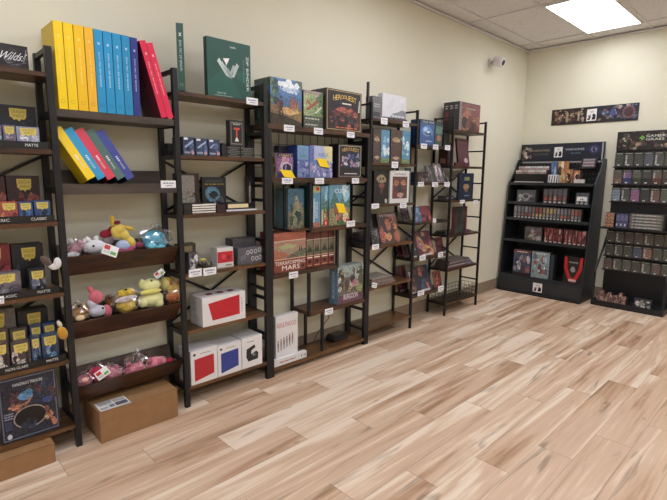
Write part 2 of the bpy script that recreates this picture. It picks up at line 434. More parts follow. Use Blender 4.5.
def rack(label, xs, kinds, pw=.027):
    t = empty('shelving_unit', (0, 0, 0), label, 'shelving unit', 'black metal and wood shelving units along the wall')
    for x in xs: frame_parts(t, x, pw)
    for i, k in enumerate(kinds):
        x0, x1 = xs[i], xs[i+1]
        if k == 'even':
            for j, z in enumerate(EVEN): board(t, x0, x1, z, 'woodlow' if j >= 3 else 'wood')
            cross(t, x0, x1, EVEN[2], EVEN[1]-.02); cross(t, x0, x1, EVEN[4], EVEN[3]-.02)
        elif k == 'bins':
            board(t, x0, x1, 1.635, 'woodgrey', .034)
            a, b = x0+PW/2+.001, x1-PW/2-.001
            z = 1.30
            MB().box(a, b, YF+.002, YF+.016, z-.05, z).build('front_board', M['woodgrey'], t, bevel=.001)
            MB().box(a, b, YF+.0165, YK-.007, z-.05, z-.036).build('bottom_board', M['woodgrey'], t, bevel=.001)
            MB().box(a, b, YK-.006, YK+.008, z-.05, z+.065).build('back_board', M['woodgrey'], t, bevel=.001)
            for z in (.958, .634, .303): trough(t, x0, x1, z)
        elif k == 'display':
            for j, z in enumerate(ODD): board(t, x0, x1, z, 'wooddark')
            cross(t, x0, x1, ODD[3], ODD[2]-.02)
        elif k == 'basket':
            for j, z in enumerate(EVEN[:5]): board(t, x0, x1, z, 'wooddark')
            cross(t, x0, x1, EVEN[2], EVEN[1]-.02); cross(t, x0, x1, EVEN[4], EVEN[3]-.02)
            board(t, x0, x1, EVEN[5], 'wooddark')
    return t
XS = [.02, .606, 1.19, 1.770]
rack('tall black three bay rack at the left with binders and plush bins in its middle', XS, ['even', 'bins', 'even'])
XR = [2.752, 3.335, 3.892, 4.49]
rack('narrow black three bay rack nearest the corner with comics and a wire basket', XR, ['even', 'display', 'basket'], .019)

# staggered geometric rack between the two
G0, G1 = 1.7985, 2.726
gt = empty('shelving_unit', (0, 0, 0), 'black rack with staggered open cube compartments in the middle of the long wall', 'shelving unit', 'black metal and wood shelving units along the wall')
def gpost(x, y0, z0, z1, w=.027): MB().box(x-w/2, x+w/2, y0, y0+w, z0, z1).build('post', M['black'], gt)
for x in (G0, G1):
    gpost(x, YF, 0, 1.634); gpost(x, YK-PW+.012, 0, 1.634)
    for z in (1.60, 1.44, 1.2, .85, .55, .30):
        MB().box(x-.009, x+.009, YF+PW+.0005, YK-PW+.0115, z-.022, z-.002).build('rung', M['black'], gt)
def gboard(x0, x1, z, mat='wooddark', th=.03):
    MB().box(x0, x1, YF+.002, YK+.008, z-th, z).build('shelf_board', M[mat], gt, bevel=.0015)
ga, gz = G0+.0145, G1-.0145
gboard(G0-.0125, G1+.013, 1.665); gboard(ga, gz, 1.334)
xm = on_y(311, 228, YF).x
gboard(xm+.01, gz, .988)
for y0 in (YF+.002, YK-.014):
    MB().box(xm-.010, xm+.009, y0, y0+.02, .96, 1.303).build('post', M['black'], gt)
x4 = on_y(338, 268, YF).x
gboard(ga, x4-.012, .705)
for y0 in (YF+.002, YK-.014):
    MB().box(x4-.011, x4+.009, y0, y0+.02, .675, .957).build('post', M['black'], gt)
x5 = on_y(310, 312, YF).x
gboard(x5+.01, gz, .385, 'wood')
for y0 in (YF+.002, YK-.014):
    MB().box(x5-.010, x5+.009, y0, y0+.02, .355, .674).build('post', M['black'], gt)
x6 = on_y(323, 352, YF).x
gboard(ga, gz, .062, 'woodlow', .03)
for y0 in (YF+.002, YK-.014):
    MB().box(x6-.009, x6+.009, y0, y0+.018, .063, .354).build('post', M['black'], gt)
# wire grid panel fixed to the wall behind its upper shelves
wg = MB(); x0, x1 = G0+.03, G1-.03
for i in range(13):
    x = x0+(x1-x0)*i/12; wg.bar((x, -.006, 1.40), (x, -.006, 1.64), .003)
for z in (1.40, 1.48, 1.56, 1.64): wg.bar((x0, -.009, z), (x1, -.009, z), .003)
props(wg.build('wire_grid_panel', M['mesh']), 'black wire grid panel on the wall behind the top of the middle rack', 'grid panel')

# wire basket on the last bay's bottom shelf
wb = MB(); a, b, c, d = 3.915, 4.468, -.228, -.06; z0, z1 = .124, .245
for x in [a+(b-a)*i/9 for i in range(10)]:
    for y in (c, d): wb.bar((x, y, z0), (x, y, z1), .0025)
    wb.bar((x, c, z0+.002), (x, d, z0+.002), .0025)
for y in [c+(d-c)*i/4 for i in range(5)]:
    for x in (a, b): wb.bar((x, y, z0), (x, y, z1), .0025)
    wb.bar((a, y, z0+.003), (b, y, z0+.003), .0025)
for z in (z0+.002, z0+.04, z0+.08, z1):
    for y in (c, d): wb.bar((a, y, z), (b, y, z), .0035)
    for x in (a, b): wb.bar((x, c, z), (x, d, z), .0035)
props(wb.build('wire_basket', M['mesh']), 'low black wire basket on the bottom shelf at the right end', 'basket')

# ================================================================== PRICE TAGS
def tag(px0, py0, px1, py1, where, yaw=0, y=YF+.0006, bright='e9e9ec', roll=0):
    p = on_y(px0, py1, y); q = on_y(px1, py1, y); h = z_at(py0, p.x, y)-p.z
    c = Card(q.x-p.x, .0012, h, bright, 'cfcfd2')
    c.lines('front', .14, .5, .86, .8, '7d8ba0', 1, int(px0)); c.lines('front', .3, .2, .75, .42, '8f97a6', 1, int(px0)+3)
    c.obj('price_tag', p, 'white price card '+where, 'price tag', 'white price cards on the shelf edges', (0, roll, yaw), 'matte')
tag(161, 180.5, 176, 188, 'at the right end of the leaning binders')
tag(246.5, 97, 258, 104, 'under the green zip binder')
tag(189, 270, 202, 277.6, 'left one below the patterned deck boxes')
tag(203.5, 268.5, 216.5, 276, 'below the small white and red box')
tag(0, 296.5, 4.5, 304, 'at the left edge of the photo on the sleeve rack')
tag(284, 124.5, 294.6, 131, 'under the castle landscape game')
tag(314, 127.5, 323, 134, 'under the green map game on the top shelf')
tag(347, 131.5, 354.5, 137.3, 'under the fiery dungeon game on the top shelf')
tag(282, 177.8, 293, 184, 'under the small purple space game')
tag(315, 178, 324, 184, 'under the violet mosaic games')
tag(352, 178, 359, 183.6, 'under the night dungeon game')
tag(346.5, 221.3, 355, 227, 'below the tropical island games')
tag(289, 272.5, 298, 279, 'under the orange planet game')
tag(325, 309.5, 333, 315.5, 'under the forest animal game')
tag(381, 117.3, 387.4, 123.8, 'left one under the white pouch')
tag(402.8, 121, 409, 126.8, 'right one under the white pouch')
tag(391.6, 161.5, 398, 168, 'under the brown and blue game pair')
tag(371.6, 203.8, 379, 208.8, 'under the dark book with a gold skull')
tag(400, 203.2, 406.4, 208.2, 'under the white framed comic')
tag(372, 244.8, 379, 250, 'under the stack left of the winged warrior comic')
tag(371.6, 282.3, 376.6, 287.3, 'tilted, on the stack of magazines', roll=.3)
tag(420.8, 143.3, 427, 148.5, 'under the blue starship game')
tag(433, 144.3, 438.3, 149.3, 'under the green and orange book')
tag(445, 145, 450, 150, 'beside the starship game, rightmost on that shelf')
tag(418, 182, 423.8, 186.6, 'leftmost below the leaning pale comics')
tag(432.2, 182.2, 438, 186.8, 'middle one below the leaning pale comics')
tag(444.3, 182.2, 449.6, 186.8, 'rightmost below the leaning pale comics')
tag(432.8, 218.5, 436, 223, 'beside the small red comic')
tag(419.5, 255.8, 425.5, 261, 'left one under the tilted red comics')
tag(438, 252.5, 443, 257.3, 'right one under the tilted red comics')
tag(417.5, 291.3, 424, 296.6, 'left one on the lowest comic shelf')
tag(438, 286.5, 443.5, 292, 'right one on the lowest comic shelf')
tag(460, 200.2, 464.6, 203.6, 'left one under the dark blue book')
tag(473.5, 200.2, 477.5, 203.4, 'right one under the dark blue book')

# ================================================================== BAY 0 : card sleeves
BIG = 'large card sleeve boxes standing at the back'
def sleeve_big(px0, px1, ptop, z, c0, cols, label, y=-.1125):
    c = gb(px0, px1, ptop, z, y, .07, c0, n=.12)
    c.scatter('front', .1, .1, .9, .6, cols, 14, .16, int(px1)+3, .3)
    c.poly('front', [(.3, .93), (.75, .93), (.73, .74), (.67, .68), (.6, .7), (.54, .64), (.48, .69), (.4, .67), (.36, .72), (.31, .74)], 'cdb95a', .03)
    c.text('front', 'DRAGON', .53, .86, .34, .075, '6d5a1c'); c.text('front', 'SHIELD', .53, .765, .3, .06, '6d5a1c')
    put(c, 'card_sleeve_box', label, 'box', BIG)
def sleeve_small(px0, px1, ptop, z, c0, cols, label, y=-.205, d=.06, grp='small card sleeve packs in the trays'):
    c = gb(px0, px1, ptop, z, y, d, c0, n=.12)
    c.scatter('front', .1, .05, .9, .5, cols, 8, .18, int(px1), .3)
    c.poly('front', [(.14, .93), (.88, .93), (.86, .66), (.74, .6), (.62, .64), (.5, .56), (.36, .63), (.22, .6), (.16, .68)], 'd6c46a', .03)
    c.text('front', 'DRAGON', .52, .84, .5, .1, '6d5a1c'); c.text('front', 'SHIELD', .52, .72, .42, .08, '6d5a1c')
    put(c, 'card_sleeve_pack', label, 'box', grp, mat='gloss')
def tray(px0, px1, z, texts, label, hh=.02, y=-.226, d=.105):
    # open card tray: floor, low sides and a black printed front strip
    a = max(.035, x_at(px0, y, z)); b = x_at(px1, y, z)
    t = empty('display_tray', (a, y, z+.0005), label, 'display tray', 'black display trays for card sleeves')
    w = b-a
    MB().box(0, w, .002, .004+d, 0, .002).box(0, .002, .002, d, .002, hh).box(w-.002, w, .002, d, .002, hh).box(0, w, d+.0045, d+.0065, 0, hh).build('tray_body', M['tan'], t)
    c = Card(w, .0015, hh+.012, '17181a')
    for px_a, px_b, s in texts:
        u0 = (x_at(px_a, y, z)-a)/w; u1 = (x_at(px_b, y, z)-a)/w
        c.text('front', s, (u0+u1)/2, .5, u1-u0, .38, 'e4e4e4')
    c.obj('front_strip', (0, 0, 0), parent=t)
M['tan'] = simple('tan_card_tray', '7c6242', .7)
# S1
c = gb(-12, 29.3, 40, 1.785, -.21, .15, '1d1b1f', '2a2126', '26262a', n=.15)
c.poly('front', [(0, 0), (1, 0), (.98, .1), (0, .14)], '3a2a30', .2)
c.scatter('front', .05, .1, .95, .9, ['3b3c44', '2a2a30', '4d4e58', '35272d'], 16, .1, 4, .5)
c.text('front', 'Wilds!', .6, .52, .62, .34, 'd9dde2', shear=.25)
c.poly('front', [(.86, .3), (.88, .3), (.97, .86), (.95, .86)], '8d8f99'); c.poly('front', [(.55, .12), (.95, .3), (.95, .32), (.55, .14)], '6d6f79')
put(c, 'boxed_card_game', 'black foil box with white brush lettering on the top left shelf', 'box', mat='gloss')
# S2
sleeve_big(-30, -1, 106, 1.452, '1c1f2b', ['272c40', '14161f'], 'large black sleeve box behind the pale packs, left one')
sleeve_big(.5, 39, 103.5, 1.452, '1c1f2b', ['272c40', '14161f', '2c2f3d'], 'large black and navy sleeve box on the second shelf from the top')
sleeve_small(-11, 3, 124, 1.454, '6f6f8e', ['8d93b4', '4a4d6c'], 'small pale violet sleeve pack cut by the left edge')
sleeve_small(4.5, 17, 124.5, 1.454, '6a6a8c', ['a67a86', '50547a', '8a8fb2'], 'small mauve sleeve pack left of the larger pale blue pack')
sleeve_small(18, 40.5, 126, 1.454, '8d96b8', ['a8b0cc', '5f6a96', 'bfc5da'], 'pale blue sleeve pack above the upper MATTE strip')
tray(-16, 49, 1.452, [(-12, .5, 'MATTE'), (25.5, 38.5, 'MATTE')], 'black sleeve tray on the second shelf with a MATTE strip')
# S3
sleeve_big(-26, 8.6, 177, 1.128, '441a20', ['6b1f24', 'a04a3c', '2c1216'], 'large dark red sleeve box cut by the left edge')
sleeve_big(10, 42.5, 175.5, 1.128, '3a2326', ['8f3a30', '5e1c22', '2a1a1e', 'a8503c'], 'large dark red sleeve box behind the blue packs')
sleeve_small(-16, 0, 201.5, 1.13, 'b0402c', ['d06a3a', '7a1e1e'], 'small red sleeve pack at the left edge')
sleeve_small(1.5, 19, 202, 1.13, 'b0402c', ['e07a40', '7a1e1e', 'c8503a'], 'small orange red sleeve pack left of two blue packs')
sleeve_small(20, 34, 202, 1.13, '1d4f8e', ['12305e', '2c6cae', '0e2448'], 'blue sleeve pack, left one of two')
sleeve_small(35.5, 51.5, 201, 1.13, '1d4f8e', ['12305e', '2f74b8', '0e2448'], 'blue sleeve pack, right one of two')
tray(-16, 55, 1.128, [(-14, 10, 'CLASSIC'), (31.5, 47, 'CLASSIC')], 'black sleeve tray on the third shelf with CLASSIC strips')
# S4
sleeve_big(-22, 14, 247, .793, '8e1a22', ['b52a34', '6a1018', 'd04a50'], 'large bright red sleeve box on the fourth shelf')
sleeve_big(15.5, 46.5, 245.5, .793, '1d1f2c', ['2b2f44', '14161e', '323650'], 'large black and navy sleeve box on the fourth shelf')
sleeve_small(-22, 22.5, 276, .795, '6e6874', ['8e8c9a', '4c4656', 'a9a6b4'], 'wide grey sleeve pack lying over the lower CLASSIC text')
sleeve_small(31, 47, 270, .795, '272a38', ['5d6a90', '14161e', '8a93ad'], 'small black and silver sleeve pack above the middle MATTE text')
tray(-22, 60, .793, [(.5, 17, 'CLASSIC'), (38, 50.5, 'MATTE')], 'black sleeve tray on the fourth shelf with CLASSIC and MATTE texts')
# S5
sleeve_big(-24, 20, 314.5, .458, '6a625e', ['b9b4ae', '36302e', '8c8580'], 'large grey sleeve box on the fifth shelf')
sleeve_big(22, 51.5, 312, .458, '1a1b22', ['24283a', '101116'], 'large plain black sleeve box on the fifth shelf')
for k, (a, b, tp, yy) in enumerate(((-10, 11, 346, -.205), (13, 32, 344, -.205))):
    sleeve_small(a, b, tp, .46, '4a3c40', ['c9b8b0', '2c2226', '8c746c'], ['grey beige sleeve pack at the left end of the NON-GLARE strip', 'grey beige sleeve pack right over the NON-GLARE strip'][k], d=.045)
sleeve_small(33, 42, 338, .46, '27466b', ['4d7aa8', '152a48'], 'narrow blue sleeve pack beside the grey beige packs', d=.045)
sleeve_small(43.5, 60, 336, .46, '1f4470', ['4f86b8', '122a4c', '7aa2c4'], 'wide blue patterned sleeve pack above the lowest MATTE text', d=.045)
for k, (a, b, tp) in enumerate(((-9, 11.5, 332), (13.5, 30, 330), (33, 44, 326), (45.5, 58, 324))):
    sleeve_small(a, b, tp, .46, ['4a3c40', '4a3c40', '27466b', '1f4470'][k], [['c9b8b0', '2c2226'], ['4f86b8', '122a4c']][k//2], 'sleeve pack in the second row behind the %s packs, %s one' % (['grey beige', 'blue'][k//2], ['left', 'right'][k % 2]), y=-.1585, d=.036)
tray(-24, 66, .458, [(6, 28.5, 'NON-GLARE'), (47, 58.5, 'MATTE')], 'black sleeve tray on the fifth shelf with NON-GLARE and MATTE texts')
# S6 board game
c = gb(2.5, 60.5, 379, .122, -.215, .12, '23283a', '3a2e36', '1b1d28', n=.25); _l = c.loc; c.__init__(c.w, .12, .311, '23283a', '3a2e36', '1b1d28', n=.25); c.loc, c.rz = _l, 0
c.frame('front', .03, '6d7386', '232a3e', .3)
c.scatter('front', .08, .55, .92, .8, ['2f3c58', '1d2234', '4a2c34', '28324c', '5a3038'], 26, .07, 5, .5)
c.blob('front', .45, .67, .14, .09, '3f8fc0', .3, 3); c.blob('front', .5, .72, .09, .06, '2e74a8', .3, 4); c.blob('front', .8, .53, .11, .06, '27508c', .3, 5)
c.scatter('front', .1, .5, .45, .56, ['b8764a', '8a4e30', 'c98a5c'], 9, .05, 8, .3)
c.poly('front', [(.2, .5), (.5, .55), (.56, .64), (.52, .64), (.46, .57), (.2, .53)], 'b87848', .2)
def ell(cu, cv, ru, rv, n=28): return [(cu+ru*math.cos(2*PI*i/n), cv+rv*math.sin(2*PI*i/n)) for i in range(n)]
c.poly('front', ell(.5, .33, .29, .175), '9c8f88', .15); c.poly('front', ell(.5, .33, .265, .155), '07090d')
c.scatter('front', .35, .2, .62, .27, ['163048', '0e1c2c', '20466a'], 8, .05, 9, .4)
c.scatter('front', .78, .16, .9, .38, ['b06a48', '8a4a38', 'd08c60'], 7, .04, 11, .3)
c.blob('front', .9, .14, .06, .06, 'c8744a', .2, 7); c.poly('front', ell(.13, .1, .04, .04), 'c9ccd6')
c.lines('front', .07, .36, .22, .47, '8c93a8', 3, 5); c.lines('front', .07, .2, .2, .34, '4a5676', 4, 6)
c.text('front', "HANGMAN'S TREASURE", .5, .875, .5, .048, 'e2e2e6')
c.h = c.h
put(c, 'board_game', 'large dark board game with a round black well printed on its front', 'board game')
# cardboard below
def carton(loc, w, d, h, rz, label, lbl=False):
    t = empty('cardboard_box', loc, label, 'cardboard box', None, rz)
    MB().box(0, w, 0, d, 0, h-.004).build('body', M['cardboard'], t, bevel=.003)
    MB().box(.001, w-.001, .001, d*.5-.0015, h-.0035, h).build('flap', M['cardboard'], t)
    MB().box(.001, w-.001, d*.5+.0015, d-.001, h-.0035, h).build('flap', M['cardboard'], t)
    MB().box(-.0007, w+.0007, d*.5-.025, d*.5+.025, h+.0002, h+.0008).build('packing_tape', M['tape'], t)
    if lbl:
        c = Card(.15, .105, .0006, 'e6e5e2')
        c.rect('top', .04, .08, .3, .34, 'a9aab0'); c.rect('top', .55, .12, .95, .5, '55585f')
        for i in range(9): c.rect('top', .57+.042*i, .56, .585+.042*i, .84, '2c2e33')
        c.lines('top', .06, .5, .5, .9, '8b8d95', 4, 2); c.rect('top', .34, .1, .5, .4, '7a7d85')
        c.obj('shipping_label', (.012, .012, h+.0009), parent=t)
    return t
p = on_y(54.5, 466, -.33)
carton((.036, -.30, 0), .449, .2, .098, 0, 'low brown cardboard box on the floor under the card sleeve shelves')
carton((.690, -.290, 0), .412, .245, .165, 0, 'brown cardboard box with a white shipping label on the floor under the plush bins', True)

# ================================================================== BAY 1 : binders
def binder(px_l, px_r, bot, z, hgt, d, col, dark, lean, label, txt='e9e9ea', y=-.236, pitch=0, group='ring binders standing on the top shelf', dy=0):
    x0 = x_at(px_l, y, z); x1 = x_at(px_r, y, z)
    w = (x1-x0)*math.cos(lean)
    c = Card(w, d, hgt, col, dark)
    # flat print on the spine: brand mark and title running down
    c.poly('front', [(.34, .85), (.43, .85), (.68, .82), (.59, .82)], txt); c.poly('front', [(.59, .85), (.68, .85), (.43, .82), (.34, .82)], txt)
    c.text('front', 'EXO-TEC ZIP BINDER', .5, .52, .17, .42, txt, -90)
    c.poly('front', ell(.5, .09, .24, .022, 14), dark); c.poly('front', ell(.5, .09, .18, .016, 14), col)
    o = c.obj('binder', (x0, y+dy, z), label, 'binder', group, (pitch, -lean, 0), 'print')
    return o
Z1 = 1.636
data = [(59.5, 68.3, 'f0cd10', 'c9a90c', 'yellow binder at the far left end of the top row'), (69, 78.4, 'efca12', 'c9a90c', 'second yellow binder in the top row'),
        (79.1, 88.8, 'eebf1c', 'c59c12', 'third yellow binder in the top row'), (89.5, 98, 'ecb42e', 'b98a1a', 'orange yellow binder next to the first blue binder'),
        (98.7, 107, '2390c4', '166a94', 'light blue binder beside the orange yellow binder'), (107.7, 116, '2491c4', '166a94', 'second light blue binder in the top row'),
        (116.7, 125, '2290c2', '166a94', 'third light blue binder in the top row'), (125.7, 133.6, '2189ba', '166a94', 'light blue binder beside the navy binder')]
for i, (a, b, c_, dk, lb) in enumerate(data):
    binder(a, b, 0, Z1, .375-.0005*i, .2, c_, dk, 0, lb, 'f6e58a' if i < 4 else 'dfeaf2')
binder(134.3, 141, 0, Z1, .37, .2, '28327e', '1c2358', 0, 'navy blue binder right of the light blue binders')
def lean_binder(xl, lean, w, h, col, dark, label, z=Z1, y=-.234, group='ring binders standing on the top shelf', pitch=0, txt='f2dfe2', left=None, d=.2):
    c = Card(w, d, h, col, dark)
    c.poly('front', [(.34, .85), (.43, .85), (.68, .82), (.59, .82)], txt); c.poly('front', [(.59, .85), (.68, .85), (.43, .82), (.34, .82)], txt)
    c.text('front', 'EXO-TEC ZIP BINDER', .5, .52, .17, .42, txt, -90)
    if left: c.text('left', left, .5, .6, .5, .5, '6e3a48', -90)
    return c.obj('binder', (xl, y, z), label, 'binder', group, (pitch, -lean, 0), 'print')
xr = x_at(161.6, -.234, Z1)
la = math.atan2(x_at(161.5, -.234, Z1)-x_at(139, -.234, Z1+.36), .36)
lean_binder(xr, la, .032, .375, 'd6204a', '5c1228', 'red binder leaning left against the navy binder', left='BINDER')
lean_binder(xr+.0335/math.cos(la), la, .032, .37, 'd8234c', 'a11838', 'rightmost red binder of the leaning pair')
# second row, leaning in the shallow tray
ZB = 1.266
row2 = [('eccb14', 'c4a60e', 'yellow binder leaning in the tray below the top row'), ('2a93c0', '185f80', 'light blue binder leaning behind the yellow one'),
        ('cf3a52', '8c2034', 'red binder leaning between the blue and green ones'), ('4a6a62', '2b4440', 'grey green binder leaning between the red and navy ones'),
        ('3c4490', '262c64', 'navy binder leaning at the right end of the tray')]
b0 = [86.5, 97.3, 107, 117.5, 127.3]; tpx = [58.4, 68.8, 78.8, 88.8, 98.6]
yb = -.249
for i, (cc, dk, lb) in enumerate(row2):
    zb = ZB+.055
    xa = x_at(b0[i], yb, zb); H_ = .27
    a = .48
    w = (x_at(117.5, yb, zb)-x_at(107.6, yb, zb))*math.cos(a)*.97; xa = x_at(87.6, yb, zb)+i*w/math.cos(a)*1.02
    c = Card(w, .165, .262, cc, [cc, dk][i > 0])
    for k in range(3): c.poly('front', ell(.5, .46-.035*k, .13, .012, 8), 'e8ecef')
    c.text('front', 'ZIP BINDER', .5, .3, .22, .2, 'cfd6da', -90)
    c.obj('binder', (xa, yb, zb-.004), lb, 'binder', 'small ring binders leaning in the tray', (-.2, -a, 0), 'print')

# ------------------------------------------------------------------ plush toys
def px_m(px, py, y):
    p = on_y(px, py, y); return (p-CAM).dot(fw)/F
def plush(parts, label, eyes=(), bag=None, tagc=None, group='plush toys in the bins', seed=0, name='plush_toy'):
    """parts: {colour: [(px, py, rx, ry, y, rot)]} ; first colour is the body"""
    items = list(parts.items()); c0 = items[0][1][0]
    org = on_y(c0[0], c0[1], c0[4])
    t = empty(name, org, label, 'plush toy', group)
    names = ['body'] + ['limb']*9
    for i, (col, bl) in enumerate(items):
        nm, col = (col.split(':')+[None])[:2] if ':' in col else (names[i], col)
        mb = MB()
        for q in bl:
            x, y_, rx, ry, yy = q[:5]; rot = q[5] if len(q) > 5 else 0
            s = px_m(x, y_, yy); P = on_y(x, y_, yy)-org
            rx, ry = rx*s*1.15, ry*s
            mb.ell(P, (rx, min(rx, ry)*.9, ry), Matrix.Rotation(math.radians(rot), 3, 'Y'), 3)
        o = mb.build(nm, plush_mat(col), t, smooth=True)
        if len(bl) > 1:
            r = o.modifiers.new('merge', 'REMESH'); r.mode = 'VOXEL'; r.voxel_size = .004; r.use_smooth_shade = True
            sm = o.modifiers.new('soft', 'SMOOTH'); sm.factor = .6; sm.iterations = 6
    for (x, y_, yy) in eyes:
        s = px_m(x, y_, yy)
        MB().ell(on_y(x, y_, yy)-org, (1.3*s, 1.0*s, 1.1*s), sub=2).build('eye', M['blackplastic'], t, smooth=True)
    if tagc:
        x, y_, w, h, yy, rot = tagc; s = px_m(x, y_, yy)
        c = Card(w*s*1.3, .001, h*s, 'e6e8ea', 'd0d2d4')
        c.rect('front', .08, .5, .45, .9, 'c23a44'); c.rect('front', .55, .15, .92, .45, '6fa85e'); c.lines('front', .1, .15, .5, .42, '9aa0a6', 2, 3)
        P = on_y(x, y_, yy)-org
        c.obj('paper_tag', P, rot=(-.2, math.radians(rot), 0), parent=t)
    if bag:
        R = random.Random(seed); x, y_, rx, ry, yy = bag; s = px_m(x, y_, yy)
        bm = bmesh.new(); bmesh.ops.create_icosphere(bm, subdivisions=3, radius=1)
        for v in bm.verts:
            k = 1+R.uniform(-.2, .16); v.co = Vector((v.co.x*rx*s*1.25*k, v.co.y*min(rx, ry)*s*1.05*k, v.co.z*ry*s*k))
        # gathered neck
        for v in bm.verts:
            if v.co.z > ry*s*.55: v.co.x *= .45; v.co.y *= .5; v.co.z *= 1.12
        me = bpy.data.meshes.new('plastic_bag'); bm.to_mesh(me); bm.free()
        link('plastic_bag', me, M['bag'], t, on_y(x, y_, yy)-org)
    return t
YT = -.15
# upper bin
plush({'body:b98a94': [(74, 250, 6, 6, YT), (80, 245, 4, 5, YT)], 'ear:cfc6cc': [(71, 242, 2.5, 4, YT), (84, 241, 2, 3.5, YT)], 'paw:dcdce2': [(73, 255, 5, 3.5, YT-.02)]}, 'pale pink bagged plush at the left end of the upper bin', bag=(76, 248, 9, 9, YT), seed=1)
plush({'body:d9dade': [(95, 247, 9, 7.5, YT), (104, 249, 6, 6, YT), (88, 249, 4, 4, YT)], 'ear:e2e3e6': [(88, 240, 2.5, 4, YT, -25), (96, 239, 2.2, 4, YT, 10)]}, 'white plush animal with a black eye in the upper bin', eyes=[(93.5, 246, YT-.05)])
plush({'body:a3273a': [(106, 234, 5.5, 4.5, YT+.04), (111, 231, 3, 5, YT+.04, 15)], 'belly:8b7a80': [(108, 241, 5, 4, YT+.03)]}, 'small dark red plush behind the white one in the upper bin', tagc=(101, 253, 12, 11, -.243, 25))
plush({'body:dcc25e': [(119, 229, 5.5, 5.2, YT), (124, 235, 4.4, 6, YT, -35), (130, 242, 4.4, 6.5, YT, -35), (115, 233, 3.2, 6.5, YT, -20)],
       'ear:d8b84c': [(112.5, 221, 2.4, 6.5, YT, -5), (129, 228, 5.5, 2.2, YT, 25)],
       'shorts:a9b7d6': [(123, 246, 6, 6.5, YT)], 'sleeve:9a4460': [(119, 251, 6, 2.6, YT-.03, -5), (131, 249, 5, 2.6, YT-.03, -25), (139, 245, 5, 3, YT, 15)],
       'cap:7a2836': [(117, 222.5, 3, 2, YT-.01)]}, 'yellow plush animal with long ears and maroon sleeves in the upper bin')
plush({'body:58b4d2': [(154, 238, 10, 8, YT), (149, 243, 5, 6, YT), (160, 243, 6, 6, YT)], 'paw:74c6de': [(152, 246, 4, 3.5, YT-.05), (161, 247, 4, 3, YT-.05)]}, 'sky blue plush in a clear bag at the right end of the upper bin', bag=(156, 237, 13, 12, YT), seed=5, tagc=None)
# middle bin
plush({'body:a8793f': [(79, 315, 7, 7, YT), (84, 311, 5, 5, YT)], 'ear:c9a66a': [(75, 307, 2, 3, YT), (84, 305, 2, 3, YT)], 'muzzle:d8c49a': [(80, 318, 4, 3, YT-.06)]}, 'golden brown plush in a crinkled bag, left end of the middle bin', bag=(79, 313, 10, 11, YT), seed=7)
plush({'body:c7c9d6': [(97, 311, 8, 6, YT), (92, 304, 4, 6, YT, -25)], 'hood:d3707e': [(96, 297, 6, 7, YT, -35), (91, 290, 2.5, 5, YT, -30), (107, 311, 4, 7, YT, -10)]}, 'pink and white plush with a pointed hood in the middle bin', eyes=[(103, 308, YT-.045)])
plush({'body:7a4a2c': [(110, 300, 4.5, 6, YT+.03)], 'nose:3c2416': [(109, 298, 1.5, 1.5, YT-.01)]}, 'small dark brown plush peeking out between pink and yellow ones')
plush({'body:e2c23e': [(126, 305, 8, 8, YT), (126, 293, 8, 5, YT)], 'collar:d9d0d6': [(126, 299, 9.5, 3, YT-.03, -5)]}, 'yellow plush with a white collar in a clear bag', eyes=[(126, 289.5, YT-.04)], bag=(126, 300, 13, 13, YT), seed=9)
plush({'body:dddda0': [(151, 299, 11, 8.5, YT), (151, 285, 8.5, 7, YT), (143, 303, 4, 5, YT-.02), (159, 303, 4, 5, YT-.02)], 'ear:d4d695': [(142, 284, 3, 5, YT)], 'collar:d8cf72': [(151, 291.5, 9.5, 2.8, YT-.03)]}, 'large pale yellow bear plush in the middle bin', eyes=[(151.5, 280.5, YT-.065)])
plush({'body:e2d892': [(166, 284, 5.5, 7, YT+.04)], 'cheek:d8b53e': [(168, 281, 3, 4, YT+.03)]}, 'pale yellow round plush head with a white tag, right of the bear', tagc=(157, 279, 8, 6, YT-.03, -30))
plush({'body:d27a45': [(173, 297, 6, 6, YT)], 'head:dfbf62': [(174, 289, 6, 5, YT)], 'ear:b06a38': [(171, 283, 1.5, 3, YT), (178, 283, 1.5, 3, YT)]}, 'orange and yellow plush at the right end of the middle bin', bag=(174, 293, 9, 11, YT), seed=12)
# yellow droplet plush hanging at the bin's left end
plush({'body:bf8f30': [(62.5, 333, 4.0, 7, -.265, -15)], 'tip:cfc6b0': [(59.5, 324, 1.8, 4, -.265, -20)]}, 'mustard yellow plush tail hanging out at the left end of the middle bin')
plush({'body:d8d6d8': [(57.5, 263, 3.2, 6, -.262), (53, 267, 4, 3, -.262, 30)], 'wing:5e4c44': [(46, 261, 3, 6.5, -.262, -40)]}, 'white and brown plush poking out between sleeves and upper bin')
# lower bin
plush({'body:d88a98': [(84.5, 381, 7, 6.5, YT)], 'spot:e8b4a8': [(85, 380, 3, 2.5, YT-.06)]}, 'light pink round plush at the left end of the lowest bin', bag=(85, 379, 9, 8, YT), seed=14)
plush({'body:c22c56': [(96, 373, 6, 7, YT)], 'face:d5506f': [(99, 378, 3.5, 3, YT-.04)]}, 'hot pink plush with a white tag in the lowest bin', bag=(97, 371, 8, 10, YT), seed=15, tagc=(99, 381, 10, 9, YT-.075, -25))
plush({'body:d98ea0': [(112, 374, 8.5, 6.5, YT)], 'ear:c87a90': [(108, 368, 2.5, 3, YT), (116, 367, 2.5, 3, YT)]}, 'pink plush in a shiny bag right of the white tag', bag=(111, 372, 10, 9, YT), seed=16)
plush({'body:da7f92': [(135, 370, 9, 6.5, YT)], 'ear:c7687e': [(129, 365, 2.5, 3.5, YT), (140, 364, 2.5, 3.5, YT)]}, 'pink plush in a bag with a tall crumpled neck', bag=(137, 363, 10, 13, YT), seed=17)
